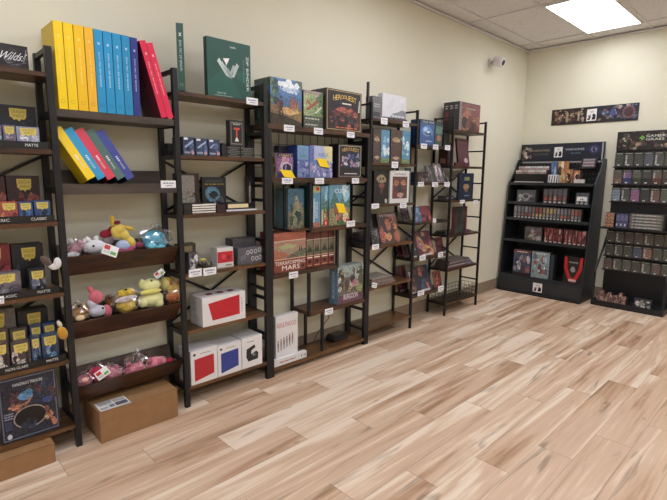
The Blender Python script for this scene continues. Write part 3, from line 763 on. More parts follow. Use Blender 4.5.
plush({'body:dd8a99': [(155, 363, 8, 6.5, YT), (161, 361, 5, 5, YT)], 'ear:c96a80': [(150, 361, 3, 4, YT-.01), (159, 362, 3, 4, YT-.02)]}, 'unbagged pink plush near the right end of the lowest bin')
plush({'body:b02838': [(169, 361, 4.5, 3, YT)], 'fold:8c1e2c': [(172, 362, 2, 2, YT-.02)]}, 'small red plush at the right end of the lowest bin')

# ================================================================== BAY 2
c = gb(176, 184.3, 22, 1.785, -.234, .19, '1e4a40', '153830', '1b4038'); c.__init__(.036, .19, c.h, '1e4a40', '153830', '1b4038'); c.rz = 0
c.poly('front', [(.3, .86), (.42, .86), (.74, .81), (.62, .81)], 'dfe6e3'); c.poly('front', [(.62, .86), (.74, .86), (.42, .81), (.3, .81)], 'dfe6e3')
c.text('front', 'EXO-TEC ZIP BINDER', .52, .52, .3, .46, 'cfd8d4', -90); c.poly('front', ell(.5, .09, .24, .022, 14), '8fa39c'); c.poly('front', ell(.5, .09, .18, .016, 14), '1e4a40')
c.loc = (1.2065, -.234, 1.786); c.w = .034
put(c, 'binder', 'dark green binder standing edge on at the top of the rack', 'binder', yaw=-.46)
c = gb(208, 251, 35.5, 1.785, -.205, .035, '1e5046', '153830', '1b4038', n=.03)
c.poly('front', [(.0, .25), (.45, .55), (.75, .05), (.45, .0), (.0, .0)], '22594e', .03); c.poly('front', [(.5, .5), (1, .2), (1, .5)], '245c50')
def vq(pts, col): c.poly('front', pts, col)
for i in range(4):      # stripes of a V shaped mark
    o_ = .055*i
    vq([(.22+o_*1.2, .62-.05*i), (.27+o_*1.2, .68-.05*i), (.47+o_*.6, .42-.01*i), (.43+o_*.6, .38-.01*i)], ['c9d2d0', 'bcc7c4', 'a8b5b2', '93a3a0'][i])
vq([(.66, .64), (.72, .6), (.6, .38), (.54, .38)], 'b9c4c1'); vq([(.58, .6), (.64, .57), (.54, .42), (.5, .44)], 'a9b6b3')
vq([(.35, .68), (.5, .7), (.43, .57)], 'eef2f1'); vq([(.38, .67), (.47, .68), (.43, .6)], 'fbfcfc')
c.text('front', 'vaultx', .58, .9, .14, .04, 'e8edeb')
c.text('front', 'ZIP BINDER', .92, .48, .055, .62, 'e8edeb', -90); c.text('front', 'EXO-TEC TCG CARD STORAGE', .83, .52, .02, .4, '9db0aa', -90)
c.text('front', 'CAPACITY 480', .3, .08, .2, .03, 'c9d4d0'); c.rect('front', .15, .03, .55, .04, '9db0aa')
put(c, 'binder', 'large dark green zip binder facing front with a striped white V mark', 'binder')

S2_ = 1.452
# stacked decks behind post
for k in range(2):
    c = gb(167.5, 176.5, 146+0*k, S2_+.035*k*1.02, -.17, .11, ['3d3c40', '48474b'][k], '333236', n=.2); c.h = .034
    c = Card(.07, .036, .033, ['3d3c40', '48474b'][k], '333236', n=.2); c.loc = (1.208, -.076, S2_+.001+.0345*k)
    c.obj('deck_box', c.loc, 'grey deck box behind the second post, %s one' % ['lower', 'upper'][k], 'box', 'grey deck boxes behind the post')
for k, (a, b, tp) in enumerate(((183.5, 194.7, 136.5), (196, 207.6, 137.8), (208.8, 220.2, 139))):
    c = gb(a, b, tp, S2_, -.21, .13, '2c3f66', '25293a', '4a5068', n=.12)
    c.scatter('front', .1, .3, .9, .8, ['3c5486', '22304e', '4a68a0'], 7, .2, k+2, .3)
    c.poly('front', [(.1, .45), (.2, .4), (.9, .75), (.85, .85)] if k != 2 else [(.1, .5), (.2, .45), (.55, .7), (.5, .75)], 'a9b8d4')
    c.rect('front', .08, .84, .42, .96, 'e2e4e8'); c.rect('front', .1, .1, .6, .2, '9aa3b4'); c.blob('front', .82, .16, .16, .14, 'd09aa0', .2, k)
    put(c, 'card_box', 'small blue card box, %s of three side by side' % ['left', 'middle', 'right'][k], 'box', 'three blue card boxes')
for r in range(2):
    for q in range(2):
        x0 = x_at(227.3+13.4*q, -.2, S2_); x1 = x_at(240.3+13.6*q, -.2, S2_)
        c = Card(x1-x0, .1, .0295, '1d1d1f', '161618', '26262a', n=.1)
        c.rect('front', .04, .12, .96, .2, '8c8a80'); c.rect('front', .04, .8, .96, .88, '8c8a80'); c.lines('front', .2, .35, .8, .7, '6f6d66', 1, r+q)
        c.obj('deck_box', (x0, -.2, S2_+.001+.0305*r), 'flat black deck box with gold edges, %s %s of the four stacked' % (['lower', 'upper'][r], ['left', 'right'][q]), 'box', 'stack of black deck boxes')
c = gb(230, 243.8, 119.5, S2_+.0625, -.19, .04, '242426', '1a1a1c', n=.1)
c.frame('front', .08, '77746a', '1c1c1e'); c.rect('front', .28, .64, .72, .72, 'c9503c'); c.rect('front', .45, .3, .55, .64, 'c9503c'); c.poly('front', [(.35, .2), (.65, .2), (.55, .34), (.45, .34)], 'd8d8d6'); c.lines('front', .25, .8, .75, .88, 'b0aea6', 1, 2)
put(c, 'deck_box', 'upright black deck box with a red T on the stack', 'box')
c = gb(222, 226.8, 143, S2_, -.2, .08, '151517', n=.1); put(c, 'deck_box', 'plain black deck box left of the gold edged stack', 'box')
# S3 books and albums
S3_ = 1.128
def pages(px0, px1, z, h, label, col='e8e4da', cover='2a2224', y=-.205, d=.13, group='books lying flat in stacks', x_end=None):
    x0 = x_at(px0, y, z); x1 = x_at(px1, y, z)
    c = Card(x1-x0, d, h, cover, cover, cover)
    c.rect('front', 0, .16, 1, .84, col, .03); c.rect('right', .02, .16, 1, .84, col)
    c.obj('book', (x0, y, z), label, 'book', group)
for k in range(4): pages(192.3, 215.6, S3_+.001+.0138*k, .0128, 'white edged book, %s of the stack of four' % ['bottom', 'second', 'third', 'top'][k])
pages(226.5, 256.5, S3_+.001, .015, 'wide white edged book under the cream edged block', 'dedfe2')
pages(228, 248.3, S3_+.017, .034, 'thick cream edged book on top of the wide white edged book', 'e3d2a8')
for k in range(2):
    c = gb(217, 226, 208, S3_, -.2, .13, '3a1c20', n=.15); c = Card(c.w, .13, .022, '3a1c20', '2c1518', n=.15); c.obj('book', (x_at(217, -.2, S3_), -.2, S3_+.001+.023*k), 'dark maroon book between the two stacks, %s one' % ['lower', 'upper'][k], 'book', 'maroon books between the stacks')
for k in range(3): pages(184.2, 191.6, S3_+.001+.018*k, .017, 'dark book beside the post, %s of three' % ['bottom', 'middle', 'top'][k], '2e2a2a', '1d1a1b')
c = gb(178.5, 200, 170.5, S3_+.058, -.15, .03, '4a2a26', '241614', n=.1)
c = Card(.15, .03, .225, '3c2220', '241614', n=.1)
c.rect('front', .12, .5, .8, .95, '9d9794', .06); c.poly('front', ell(.46, .3, .36, .27), '8f8a80', .3); c.poly('front', ell(.46, .3, .32, .235), '9c978c', .4)
c.obj('album', (x_at(178.5, -.1, S3_), -.0735, S3_+.001), 'dark brown album with a silver panel and globe, behind the post', 'album', None, (0, 0, 0), 'gloss')
c = gb(203, 226.5, 177, S3_, -.067, .02, '1a2230', '101318', n=.2)
c.blob('front', .42, .5, .34, .24, '4a9ac4', .3, 3, 16, .15); c.blob('front', .45, .48, .2, .15, '16283c', .3, 5); c.scatter('front', .5, .2, .9, .45, ['8a9aa4', '4a5660'], 6, .08, 4, .3)
c.rect('front', .15, .84, .85, .92, '37424e'); c.lines('front', .1, .76, .9, .82, 'b0923c', 1, 4)
put(c, 'book', 'dark book with a glowing blue globe on its cover', 'book', mat='gloss')
c = gb(248, 262.5, 177, S3_, -.1, .03, '1c2028', '4a1c20', n=.15)
c.poly('front', [(.3, .2), (.62, .2), (.62, .5), (.72, .65), (.6, .75), (.52, .88), (.42, .75), (.28, .68), (.26, .45)], 'a9adb4', .15)
put(c, 'book', 'dark book with a pale grey torso figure at the right end of the shelf', 'book', yaw=0)
# S4
S4_ = .793
c = gb(178, 192, 231, S4_, -.12, .06, '4a3f30', '3a3228', n=.2); c = Card(.11, .05, .15, '4a3f30', '3a3228', n=.2); c.rect('front', .2, .5, .8, .9, '9c8b4a', .1)
c.obj('card_box', (x_at(180, -.1, S4_) if x_at(180, -.1, S4_) > 1.21 else 1.212, -.09, S4_+.001), 'brown card box with a yellow panel behind the second post', 'box')
c = gb(189.5, 198, 253, S4_, -.2, .05, '55565e', '38393e', n=.2)
c.scatter('front', .05, .05, .95, .95, ['c8cace', '2a2b30', '8e9098', 'e0e1e4'], 22, .13, 3, .2)
put(c, 'card_box', 'small black and white swirl patterned card box', 'box', mat='gloss')
t_ = on_y(200, 262, -.15)
mb = MB()
for (dx, dz, rx, rz_) in ((0, 0, .05, .028), (.03, -.015, .04, .022), (-.03, .01, .03, .025), (.05, -.025, .02, .012)): mb.ell((dx, 0, dz), (rx, .03, rz_), sub=3)
pk = empty('card_pouch', (t_.x+.008, -.15, S4_+.042), 'crumpled grey and yellow foil pouch between patterned box and white red box', 'pouch')
b_ = mb.build('pouch_body', noisy('foil_pouch', '2b2a28', '8a8678', (60, 60, 60), .25, 5), pk, smooth=True)
r = b_.modifiers.new('m', 'REMESH'); r.mode = 'VOXEL'; r.voxel_size = .004; r.use_smooth_shade = True
MB().ell((.0, -.022, .016), (.022, .01, .012), sub=2).build('pouch_label', simple('yellow_label', 'b3a552', .5), pk, smooth=True)
c = gb(217.5, 233.5, 248.5, S4_, -.2, .075, 'd6d4d0', 'b9b9b6', 'cccbc7')
c.rect('front', .02, .24, .98, .8, 'b8182c'); c.blob('front', .4, .55, .15, .15, 'd24052', 0, 2, 10, .1); c.blob('front', .7, .5, .1, .12, '7c0e1c', 0, 5, 10, .1); c.rect('front', .5, .06, .9, .14, '8c8a70')
put(c, 'card_box', 'small white box with a red band on its front', 'box', mat='gloss')
c = gb(238, 265, 248.5, S4_, -.2, .12, '5c5b63', '3f3e44', '4c4b52', n=.1)
for (u, v) in ((.55, .72), (.72, .72), (.88, .78), (.6, .3), (.76, .28), (.9, .32), (.4, .68)):
    c.poly('front', ell(u, v, .065, .14, 14), 'c9c9d0'); c.poly('front', ell(u, v, .042, .09, 14), '5c5b63')
for i in range(4): c.rect('front', .12+.06*i, .2+.05*i, .14+.06*i, .5+.05*i, '8f8e98')
o = put(c, 'card_box', 'dark grey box with pale ring glyphs, lower of two grey boxes', 'box')
c2 = gb(232, 256, 236, S4_, -.17, .1, '4b4a50', '3a393f', '57565d', n=.1)
x0 = x_at(234, -.16, .9)
c2 = Card(.165, .09, .05, '4b4a50', '3a393f', '57565d', n=.1); c2.rect('front', .05, .4, .95, .46, '35343a'); c2.rect('front', .48, 0, .5, 1, '35343a')
c2.obj('card_box', (x0, -.15, S4_+.001+c.h+.001), 'plain dark grey box, upper of two grey boxes', 'box')
# S5 white and red
S5_ = .458
def white_box(px0, px1, ptop, z, pan, label, y=-.231, d=.15, group='white electronics style boxes'):
    c = gb(px0, px1, ptop, z, y, d, 'dfdddd', 'c9c8ca', 'd2d0d0')
    if pan == 'wide':
        c.poly('front', [(.13, .78), (.86, .9), (.86, .2), (.22, .17)], 'be1f2c', .05)
        c.lines('front', .9, .25, .94, .8, '8d8f96', 6, 3)
        for u in (.2, .45, .7): c.poly('top', [(u, .3), (u+.14, .3), (u+.16, .6), (u+.02, .6)], '7a1824')
    elif pan == 'case':
        c.poly('front', [(.22, .62), (.62, .72), (.66, .62), (.46, .55), (.44, .42), (.7, .5), (.8, .42), (.78, .22), (.3, .2), (.2, .36)], '1c1d21')
        c.rect('front', .5, .34, .68, .44, '4d565e'); c.rect('front', .54, .36, .6, .42, '9aa4aa'); c.lines('front', .25, .83, .6, .87, '5b5d64', 1, 3)
    else:
        c.poly('front', [(.13, .74), (.87, .78), (.87, .2), (.13, .09)], pan, .05); c.poly('front', ell(.14, .88, .05, .04, 12), '202226'); c.lines('front', .35, .86, .75, .9, '8d8f96', 1, 5)
    for v in (.25, .5, .75): c.rect('left', .2, v, .5, v+.04, 'a6a7ac')
    put(c, 'boxed_accessory', label, 'box', group)
white_box(203, 245.5, 298.7, S5_, 'wide', 'wide white box with a large red panel on the fifth shelf')
S6_ = .122
white_box(191.7, 217.8, 352.3, S6_, 'b3262e', 'white box with a red square panel on the bottom shelf', group='three white boxes on the bottom shelf')
white_box(218.4, 241.8, 347, S6_, '2e3f8c', 'white box with a blue square panel on the bottom shelf', group='three white boxes on the bottom shelf')
white_box(242.4, 262.3, 339.5, S6_, 'case', 'white box picturing an open black case on the bottom shelf', group='three white boxes on the bottom shelf')

# ================================================================== BAY 3 : board games
T1, T2, T3, T4, T5, T6 = 1.665, 1.334, .988, .705, .385, .062
c = gb(267, 301.7, 75.5, T1, -.225, .17, '4d8cc6', '3c5a50', '4a6e8e', n=.15)
c.rect('front', 0, .4, 1, 1, '3f82c4', .12); c.poly('front', [(0, .62), (.2, .7), (.45, .6), (.7, .68), (1, .62), (1, .3), (0, .3)], '3a72a8', .2)
c.poly('front', [(0, .45), (.3, .38), (.6, .42), (1, .36), (1, 0), (0, 0)], '8a6a3a', .3)
c.poly('front', [(.3, .38), (.75, .4), (.95, .3), (.6, .22), (.3, .28)], 'd8a850', .2); c.poly('front', [(0, .25), (.5, .2), (1, .08), (1, 0), (0, 0)], '3c3424', .3)
c.scatter('front', .0, .45, .22, .98, ['2f5a40', '3d6c4a', '27483a', '5c8058'], 18, .09, 2, .3)
c.scatter('front', .78, .86, 1, 1, ['3c5a4c', '55705a'], 6, .08, 3, .3)
c.scatter('front', .2, .7, .9, .92, ['dfeaf4', 'c8dcf0', 'f0f4f8'], 14, .11, 6, .05, .6)
for (u, w_, h_) in ((.6, .05, .16), (.68, .04, .22), (.74, .05, .15), (.82, .06, .12)): c.rect('front', u, .36, u+w_, .36+h_, 'c07048', .2); c.poly('front', [(u-.01, .36+h_), (u+w_+.01, .36+h_), (u+w_/2, .36+h_+.07)], 'a84a34')
c.blob('front', .32, .42, .07, .16, '5a4038', .2, 8); c.blob('front', .32, .6, .035, .04, '4a3028', .1, 9); c.blob('front', .22, .45, .05, .08, '8c4a38', .2, 10)
c.poly('front', [(.26, .3), (.29, .3), (.31, .12), (.27, .12)], '3a2a26'); c.poly('front', [(.35, .3), (.38, .3), (.4, .12), (.36, .12)], '3a2a26')
c.text('front', 'Carcassonne', .6, .8, .62, .1, 'f6f8fa'); c.text('front', 'Carcassonne', .603, .795, .6, .09, '7fa8d4')
c.scatter('left', .05, .1, .95, .95, ['2f5a40', '4a78a0', '5a4a38', '27483a'], 24, .13, 2, .3)
put(c, 'board_game', 'large board game with a blue sky and castle landscape on the top shelf', 'board game', mat='gloss')
c = gb(303.5, 322.8, 89.5, T1, -.2, .13, '7c9458', '3a3c36', '5c6252', n=.2)
c.rect('front', 0, .82, 1, 1, 'a58c86', .15); c.text('front', 'Concordia', .5, .88, .8, .09, 'e6dcd6')
c.scatter('front', 0, .35, 1, .8, ['6f9a4c', '8cab60', 'a6b878', '5c8048'], 16, .2, 3, .3)
c.poly('front', [(.1, .5), (.2, .46), (.8, .74), (.72, .78)], 'b04a38', .1); c.poly('front', [(.55, .42), (.62, .4), (.95, .58), (.9, .62)], 'c9c4b4'); c.poly('front', [(.1, .72), (.2, .76), (.5, .58), (.42, .54)], 'b8563c', .1)
c.rect('front', 0, 0, 1, .33, '4e5648', .35); c.lines('front', .08, .22, .8, .3, 'b9bcae', 1, 4); c.lines('front', .08, .06, .7, .13, 'b9bcae', 1, 7)
put(c, 'board_game', 'narrow board game with a green map and red roads on the top shelf', 'board game')
c = gb(326, 361, 87.3, T1, -.225, .16, '2a2028', '2e3136', '3a3d40', n=.15)
c.frame('front', .022, 'c8a870', '231c26', .25)
c.poly('front', [(.1, .42), (.3, .55), (.6, .6), (.9, .5), (.9, .36), (.1, .36)], '6a2c24', .5); c.blob('front', .5, .53, .3, .09, 'b85038', .3, 4)
c.scatter('front', .1, .08, .9, .45, ['5a2a3a', '33202c', '7a3440', '2c2838', '8c3c34', '1c161e', 'a85040', '463a58'], 44, .06, 7, .4)
c.scatter('front', .12, .62, .9, .7, ['2c2a38', '3c2c38'], 8, .07, 8, .4)
for i, ch in enumerate('HEROQUEST'):
    k = (i-4)/4.; c.text('front', ch, .5+.072*(i-4), .835-.05*k*k, .075, .13-.03*(1-abs(k)), 'dcb860')
c.rect('front', .42, .66, .68, .69, 'e2ddd2'); c.lines('front', .25, .06, .85, .1, 'd87a48', 1, 4)
c.poly('front', [(.88, .5), (.92, .5), (.93, .8), (.91, .8)], 'd8dadc')
put(c, 'board_game', 'large dungeon board game with gold lettering and a fiery battle scene', 'board game', mat='gloss')
# second shelf
c = gb(276.5, 293, 152.8, T2, -.215, .09, '6c4a80', 'c8b0a0', '9a8aa0', n=.15)
c.scatter('front', .05, .1, .95, .85, ['8c5a94', 'd088a8', '4a3a78', 'c8a0c0', '382c5c'], 18, .17, 3, .3); c.poly('front', ell(.6, .42, .34, .22), 'c9b4d0', .1); c.poly('front', ell(.62, .4, .26, .17), '1c1a3c', .2); c.scatter('front', .45, .35, .7, .5, ['3f5aa0', '7a6ab8'], 5, .06, 3, .2)
c.rect('front', .05, .86, .98, .97, '2a2030'); c.text('front', 'ORBIT', .52, .91, .75, .08, 'e6c890')
c.scatter('left', .1, .05, .9, .95, ['d8c8b8', 'b04a40', '7a9a78', 'd0a048'], 12, .25, 4, .2)
put(c, 'board_game', 'small purple board game with a dark planet ring on the second shelf', 'board game')
c = gb(279, 288, 145.5, T2, -.1, .055, '1c1e2e', n=.1); c.rect('front', .05, .5, .95, .9, '232842', .1); put(c, 'board_game', 'plain dark navy box behind the purple game', 'board game')
for k, (a, b, tp) in enumerate(((297.5, 308.7, 145.2), (309.3, 332, 145.2))):
    c = gb(a, b, tp, T2, -.2, .15, '6a86c4', '33488c', '8098c8', n=.12)
    if k == 0:
        c.rect('front', 0, .55, 1, 1, '5f98c8', .1); c.rect('front', 0, .3, 1, .56, '4a6ab4', .2); c.scatter('front', 0, 0, 1, .55, ['6a86cc', 'a8b4e0', '3a4ea0', '8090d0'], 26, .12, 2, .2, .4); c.text('front', 'AZUL', .5, .68, .7, .05, '2c5c50')
    else:
        c.rect('front', .2, .55, 1, 1, 'b0bcd8', .03); c.poly('front', [(.6, 1), (1, 1), (1, .5), (.75, .55)], 'd8d0a0', .05); c.rect('front', 0, .5, .2, 1, '5a6ec0', .15)
        c.scatter('front', .0, .02, 1, .5, ['8c86c8', 'b8b0dc', '5a5cae', 'a090c4', '6e78c8', 'c8c0dc'], 48, .06, 5, .2); c.text('front', 'AZUL', .6, .72, .5, .1, '6a78b8')
    put(c, 'board_game', ['blue mosaic board game seen spine first, left of its lighter twin', 'violet and pale blue mosaic board game with a yellow card on it'][k], 'board game')
def ycard(px0, px1, py0, py1, y, label, rot, sk=.25):
    p = on_y(px0, py1, y); q = on_y(px1, py1, y); h = z_at(py0, p.x, y)-p.z; w = q.x-p.x
    t = empty('price_card', p, label, 'price tag', 'yellow sale cards')
    MB().prism([(-w*.05, h), (w*.75, h*.9), (w*1.05, -h*.05), (w*.28, h*.05)], 'y', 0, .0012).build('card', simple('yellow_sale_card', 'f2d21c', .6), t)
    MB().box(w*.3, w*.5, .0013, .003, h*.3, h*.5).build('clip', M['white'], t)
ycard(280.5, 295, 169.5, 177.5, -.2372, 'bright yellow sale card hanging in front of the purple planet game', 0)
ycard(317, 329, 158, 167, -.2085, 'bright yellow sale card on the violet mosaic game', 0)
ycard(336, 346, 203, 213.3, -.2165, 'bright yellow sale card on the island game', 0)
c = gb(338, 361.3, 143.7, T2, -.21, .1, '1e2440', '241e22', '2a2630', n=.15)
c.frame('front', .035, 'b09a78', '1c2240', .2)
c.scatter('front', .12, .35, .88, .7, ['3c4a88', '6a7ab8', '232c58', 'a88ca8', '1a2040', '8c9cc8', 'b07a88'], 36, .07, 3, .4)
c.blob('front', .3, .42, .1, .06, 'c8ccd8', .2, 3); c.rect('front', .1, .06, .9, .3, '14182a', .2); c.lines('front', .25, .1, .8, .15, 'c8c8d0', 1, 3)
for i, ch in enumerate('HEROQUEST'):
    k = (i-4)/4.; c.text('front', ch, .5+.08*(i-4), .86-.04*k*k, .08, .1, 'c9a658')
c.lines('front', .3, .12, .7, .15, 'd8d8de', 1, 9)
put(c, 'board_game', 'dungeon board game with a blue night battle scene on the second shelf', 'board game', mat='gloss')
# third compartment
def island(c, seed, txt=None):
    c.rect('front', 0, .45, 1, 1, '4f9cc0', .12); c.poly('front', [(0, .5), (.25, .85), (.5, .55), (.8, .9), (1, .6), (1, .4), (0, .4)], '3c7c74', .25)
    c.scatter('front', .55, .7, 1, 1, ['bcdce8', '8cc4dc'], 5, .12, seed, .1); c.rect('front', 0, 0, 1, .42, '8c8a54', .3); c.scatter('front', .05, .05, .95, .4, ['b09a5c', '4a7a44', 'c8705a', '2f5a3c', 'd8c488', 'a84a3c'], 18, .12, seed, .3)
    if txt: c.text('front', txt, .55, .85, .6, .1, 'e4f0f0')
c = gb(313, 320.3, 186, T3, -.215, .15, '4a90b4', '2f5a5c', n=.1); c.rect('front', 0, .84, 1, 1, 'a8b060', .1); c.poly('front', ell(.6, .93, .25, .05, 12), 'c02c2c'); c.rect('front', 0, .1, .25, .7, '8cc4d8', .1)
c.rect('front', 0, 0, 1, .12, 'b86a50', .1); c.text('front', 'SANTIAGO', .45, .42, .45, .4, 'e2e8e4', 90); put(c, 'board_game', 'board game standing spine out in the cube, white letters on blue', 'board game')
c = gb(321, 328.2, 186, T3, -.21, .14, '4a90b4', '2f5a5c', n=.1); island(c, 3); c.rect('front', .4, .02, .95, .16, 'b42830'); c.rect('front', .55, .04, .7, .12, 'e6d8d0')
put(c, 'board_game', 'narrow blue island game between the spine and the big island game', 'board game')
c = gb(328.9, 349.3, 185, T3, -.21, .15, '4a90b4', '4a6a60', n=.1); island(c, 8, 'CUBA'); c.rect('front', .82, .02, .98, .15, 'b42830'); c.poly('front', [(.87, .04), (.93, .04), (.91, .12)], 'efe6e0')
put(c, 'board_game', 'large island landscape board game with a red corner badge in the cube', 'board game', mat='gloss')
c = Card(.14, .13, .27, '2f6a70', '3f7480', n=.25); c.w = .14
x0 = xm-.165; c.rect('front', 0, .45, 1, 1, '2f6c86', .25); c.rect('front', 0, 0, 1, .45, '7a7450', .35); c.scatter('front', .1, .1, .9, .6, ['8c845c', '24504c', '9a9468', '1e3c3c'], 18, .14, 6, .3)
# side board game stands on the cube's outer frame arm (seen dim through the side)
gboard(xm-.17, xm-.011, .988, 'wooddark', .010)
for y0 in (YF+.06, YK-.014): MB().box(xm-.185, xm-.171, y0, y0+.014, .978, 1.303).build('post', M['black'], gt)
c.obj('board_game', (x0+.002, -.19, .989), 'dim teal and sand coloured board game at the left of the cube', 'board game')
# terraforming row
def mars(c, full=True, sd=0):
    f = 'front'
    c.rect(f, 0, .8, 1, 1, 'b2522e' if full else '6e2c20', .12); c.rect(f, 0, .785, 1, .8, 'e0c8b0')
    c.rect(f, 0, .34, 1, .785, 'a08c6c' if full else '8a7c5c', .1)
    if full:
        c.poly(f, [(0, .74), (.5, .78), (1, .74), (1, .6), (.6, .55), (.25, .6), (0, .66)], 'b4785c', .1); c.poly(f, [(.1, .66), (.4, .72), (.75, .66), (.6, .58), (.25, .58)], 'a8a860', .1)
        c.poly(f, [(0, .6), (.3, .5), (.5, .42), (.4, .36), (0, .34)], 'b8603c', .15); c.poly(f, [(.4, .4), (.7, .5), (1, .56), (1, .36), (.4, .34)], '6a6850', .35)
        for u in (.8, .86): c.poly(f, [(u-.03, .5), (u+.03, .5), (u, .66)], '2c3a28')
    else:
        c.rect(f, 0, .34, 1, .5, '6a6644', .3)
        for u in (.3, .5, .68): c.poly(f, [(u-.14, .44), (u+.14, .44), (u, .68)], '2c3826', .1)
    c.rect(f, 0, 0, 1, .33, '8c3420', .1); c.rect(f, 0, .32, 1, .34, 'd8b090')
    if full:
        c.text(f, 'TERRAFORMING', .5, .235, .94, .095, 'f0e6dc'); c.text(f, 'MARS', .52, .105, .56, .12, 'f4ece4'); c.poly(f, ell(.9, .1, .05, .05, 14), '241412')
    else:
        c.rect(f, .1, .26, .9, .29, 'f0e6dc'); c.poly(f, ell(.5, .16, .24, .05, 14), '1c1210'); c.rect(f, .15, .04, .85, .06, 'e0b080')
    return c
c = gb(274, 305.7, 233.8, T4, -.22, .15, 'a45034', '8c3a26', '6e3222', n=.1); mars(c)
c.rect('top', 0, 0, 1, 1, '7a3a28', .1)
put(c, 'board_game', 'orange planet board game facing front with TERRAFORMING MARS lettering', 'board game', mat='gloss')
for k, (a, b) in enumerate(((306.4, 312.9), (313.4, 320.4), (321, 327.8), (328.4, 334.3))):
    c = gb(a, b, 232.9-.75*k, T4, -.2 if k else -.199, .14, '8c3a26', '5c2418', n=.1); mars(c, False)
    put(c, 'board_game', 'orange planet game standing spine out, %s of the four spines' % ['first, darker and set back', 'second', 'third', 'rightmost'][k], 'board game', 'orange planet games standing spine out')
# forest game
c = gb(337.3, 362.6, 267.5, T5, -.225, .09, '6a6a5c', '4a7ca0', '8a9a94', n=.25)
c.rect('front', 0, .7, 1, 1, '8fa4a4', .3); c.scatter('front', .05, .35, .95, .9, ['4a4438', '6a5c40', '8c7c50', '3c3a34', 'b0b4b0', '586048', 'a88a50'], 34, .11, 2, .4)
c.blob('front', .68, .5, .14, .14, 'c07a90', .3, 3); c.blob('front', .85, .35, .12, .15, '8c9a40', .3, 5); c.blob('front', .35, .5, .12, .2, '5a4a3c', .3, 8)
c.rect('front', 0, 0, 1, .22, '6a3a54', .3); c.text('front', 'BURGOON', .5, .17, .55, .14, 'e6e2ea')
for u in (.72, .86): c.poly('front', [(u, .74), (u+.02, .74), (u+.07, .96), (u+.05, .96)], '2c2a28'); c.poly('front', [(u+.03, .84), (u+.04, .86), (u-.03, .95), (u-.04, .94)], '2c2a28')
c.text('left', 'BURGOON', .5, .5, .3, .7, 'bcd4e4', 90)
put(c, 'board_game', 'board game with forest animals and a light blue spine', 'board game', mat='gloss')
# party game and flat box
c = gb(276, 297.7, 317.3, T6, -.20, .04, 'dcd9da', 'c4c2c4', 'd4d2d2')
c.text('front', 'ADULTHOOD', .48, .8, .88, .1, 'c2504c')
R_ = random.Random(3)
for i in range(6):
    u = .1+.13*i; v = .34+.02*i
    col_ = ['5a4a48', '8c5a4c', '4a4a50', '7a5c50', '5c4a44', '9a5a4c'][i]
    c.blob('front', u, v+.13, .028, .025, '7c5444', 0, i, 9, .1); c.poly('front', [(u-.03, v+.1), (u+.03, v+.1), (u+.025, v), (u-.025, v)], col_); c.rect('front', u-.022, v-.09, u-.006, v, '3a3436'); c.rect('front', u+.006, v-.09, u+.022, v, '3a3436')
c.lines('front', .55, .1, .85, .14, '8c8c92', 1, 3)
o_ad = put(c, 'board_game', 'white party game box standing up with red ADULTHOOD lettering', 'board game')
x0 = max(1.8135, x_at(274.6, -.232, T6)); x1 = x_at(306.5, -.232, T6)
c = Card(x1-x0, .03, .048, 'd9d7d8', 'cccacc', 'dad8d8'); c.lines('front', .15, .35, .65, .6, 'a05050', 1, 5); c.rect('front', .82, .3, .84, .7, '5a5a60'); c.lines('front', .9, .3, .98, .7, '6a6a70', 3, 3)
c.obj('board_game', (x0, -.2325, T6+.001), 'flat white party game box lying in front of the standing one', 'board game')
# router with cable
rp = on_y(337, 336, -.12)
rt_ = empty('router', (rp.x, -.12, T6+.001), 'small black network box on the bottom shelf of the middle rack', 'router')
MB().prism([(-.085, 0), (.085, 0), (.08, .04), (.06, .052), (-.06, .052), (-.085, .035)], 'y', -.045, .045).build('housing', M['blackplastic'], rt_, bevel=.004)
MB().box(-.05, .05, -.0475, -.0455, .012, .022).build('port_strip', M['fixture'], rt_)
pts = [on_y(p_, q_, -.03-.0*i) for i, (p_, q_) in enumerate([(320, 301), (326, 309), (330, 318), (324, 325), (318, 334), (315, 341)])]
pts = [Vector((p_.x, -.0205, p_.z)) for p_ in pts]
fine = []
for i in range(len(pts)-1):
    for k in range(5): fine.append(pts[i].lerp(pts[i+1], k/5))
fine.append(pts[-1])
props(MB().tube(fine, .0028).build('power_cable', M['cable'], smooth=True), 'thin black cable hanging down the wall behind the middle rack', 'cable')

# ================================================================== BAY 4 : comics and games
E = EVEN
c = gb(372.3, 380.8, 95.6, E[0], -.215, .07, '6c6e74', '55575c', n=.15); c.rect('front', .1, .1, .9, .3, '3c3e44'); c.lines('front', .15, .5, .85, .7, 'a8aab0', 2, 2)
put(c, 'card_case', 'grey plastic card case at the left end of the top shelf, beside the white pouch', 'case', mat='gloss')
c = gb(382, 405.5, 92.8, E[0], -.205, .045, 'd7d8de', 'c0c2c8', n=.03)
c.poly('front', [(.3, .12), (.45, .3), (.6, .34), (.75, .42), (.88, .5), (1, .4), (1, .1), (.3, .06)], '8a8f98', .2); c.lines('front', .4, .14, .95, .26, 'd8dae0', 1, 3)
c.scatter('front', .1, .5, .9, .9, ['dfe0e6', 'cfd2d8'], 8, .1, 3, .03)
put(c, 'playmat_pouch', 'glossy white pouch with a grey mountain print on the top shelf', 'pouch', mat='gloss')
c = gb(383, 406, 113, E[0], -.232, .025, '2e2a2c', n=.2); c = Card(c.w, .024, .02, '3a3236', '2a2628', n=.3); c.lines('front', .05, .2, .95, .8, '6a4c50', 1, 4)
c.obj('card_pack', (x_at(384, -.232, E[0]), -.2325, E[0]+.001), 'flat dark card pack lying in front of the white pouch', 'box')
c = Card(.012, .02, .14, '222328'); 
for i in range(8): c.rect('front', .3, .06+.115*i, .6, .12+.115*i, '8c8f96')
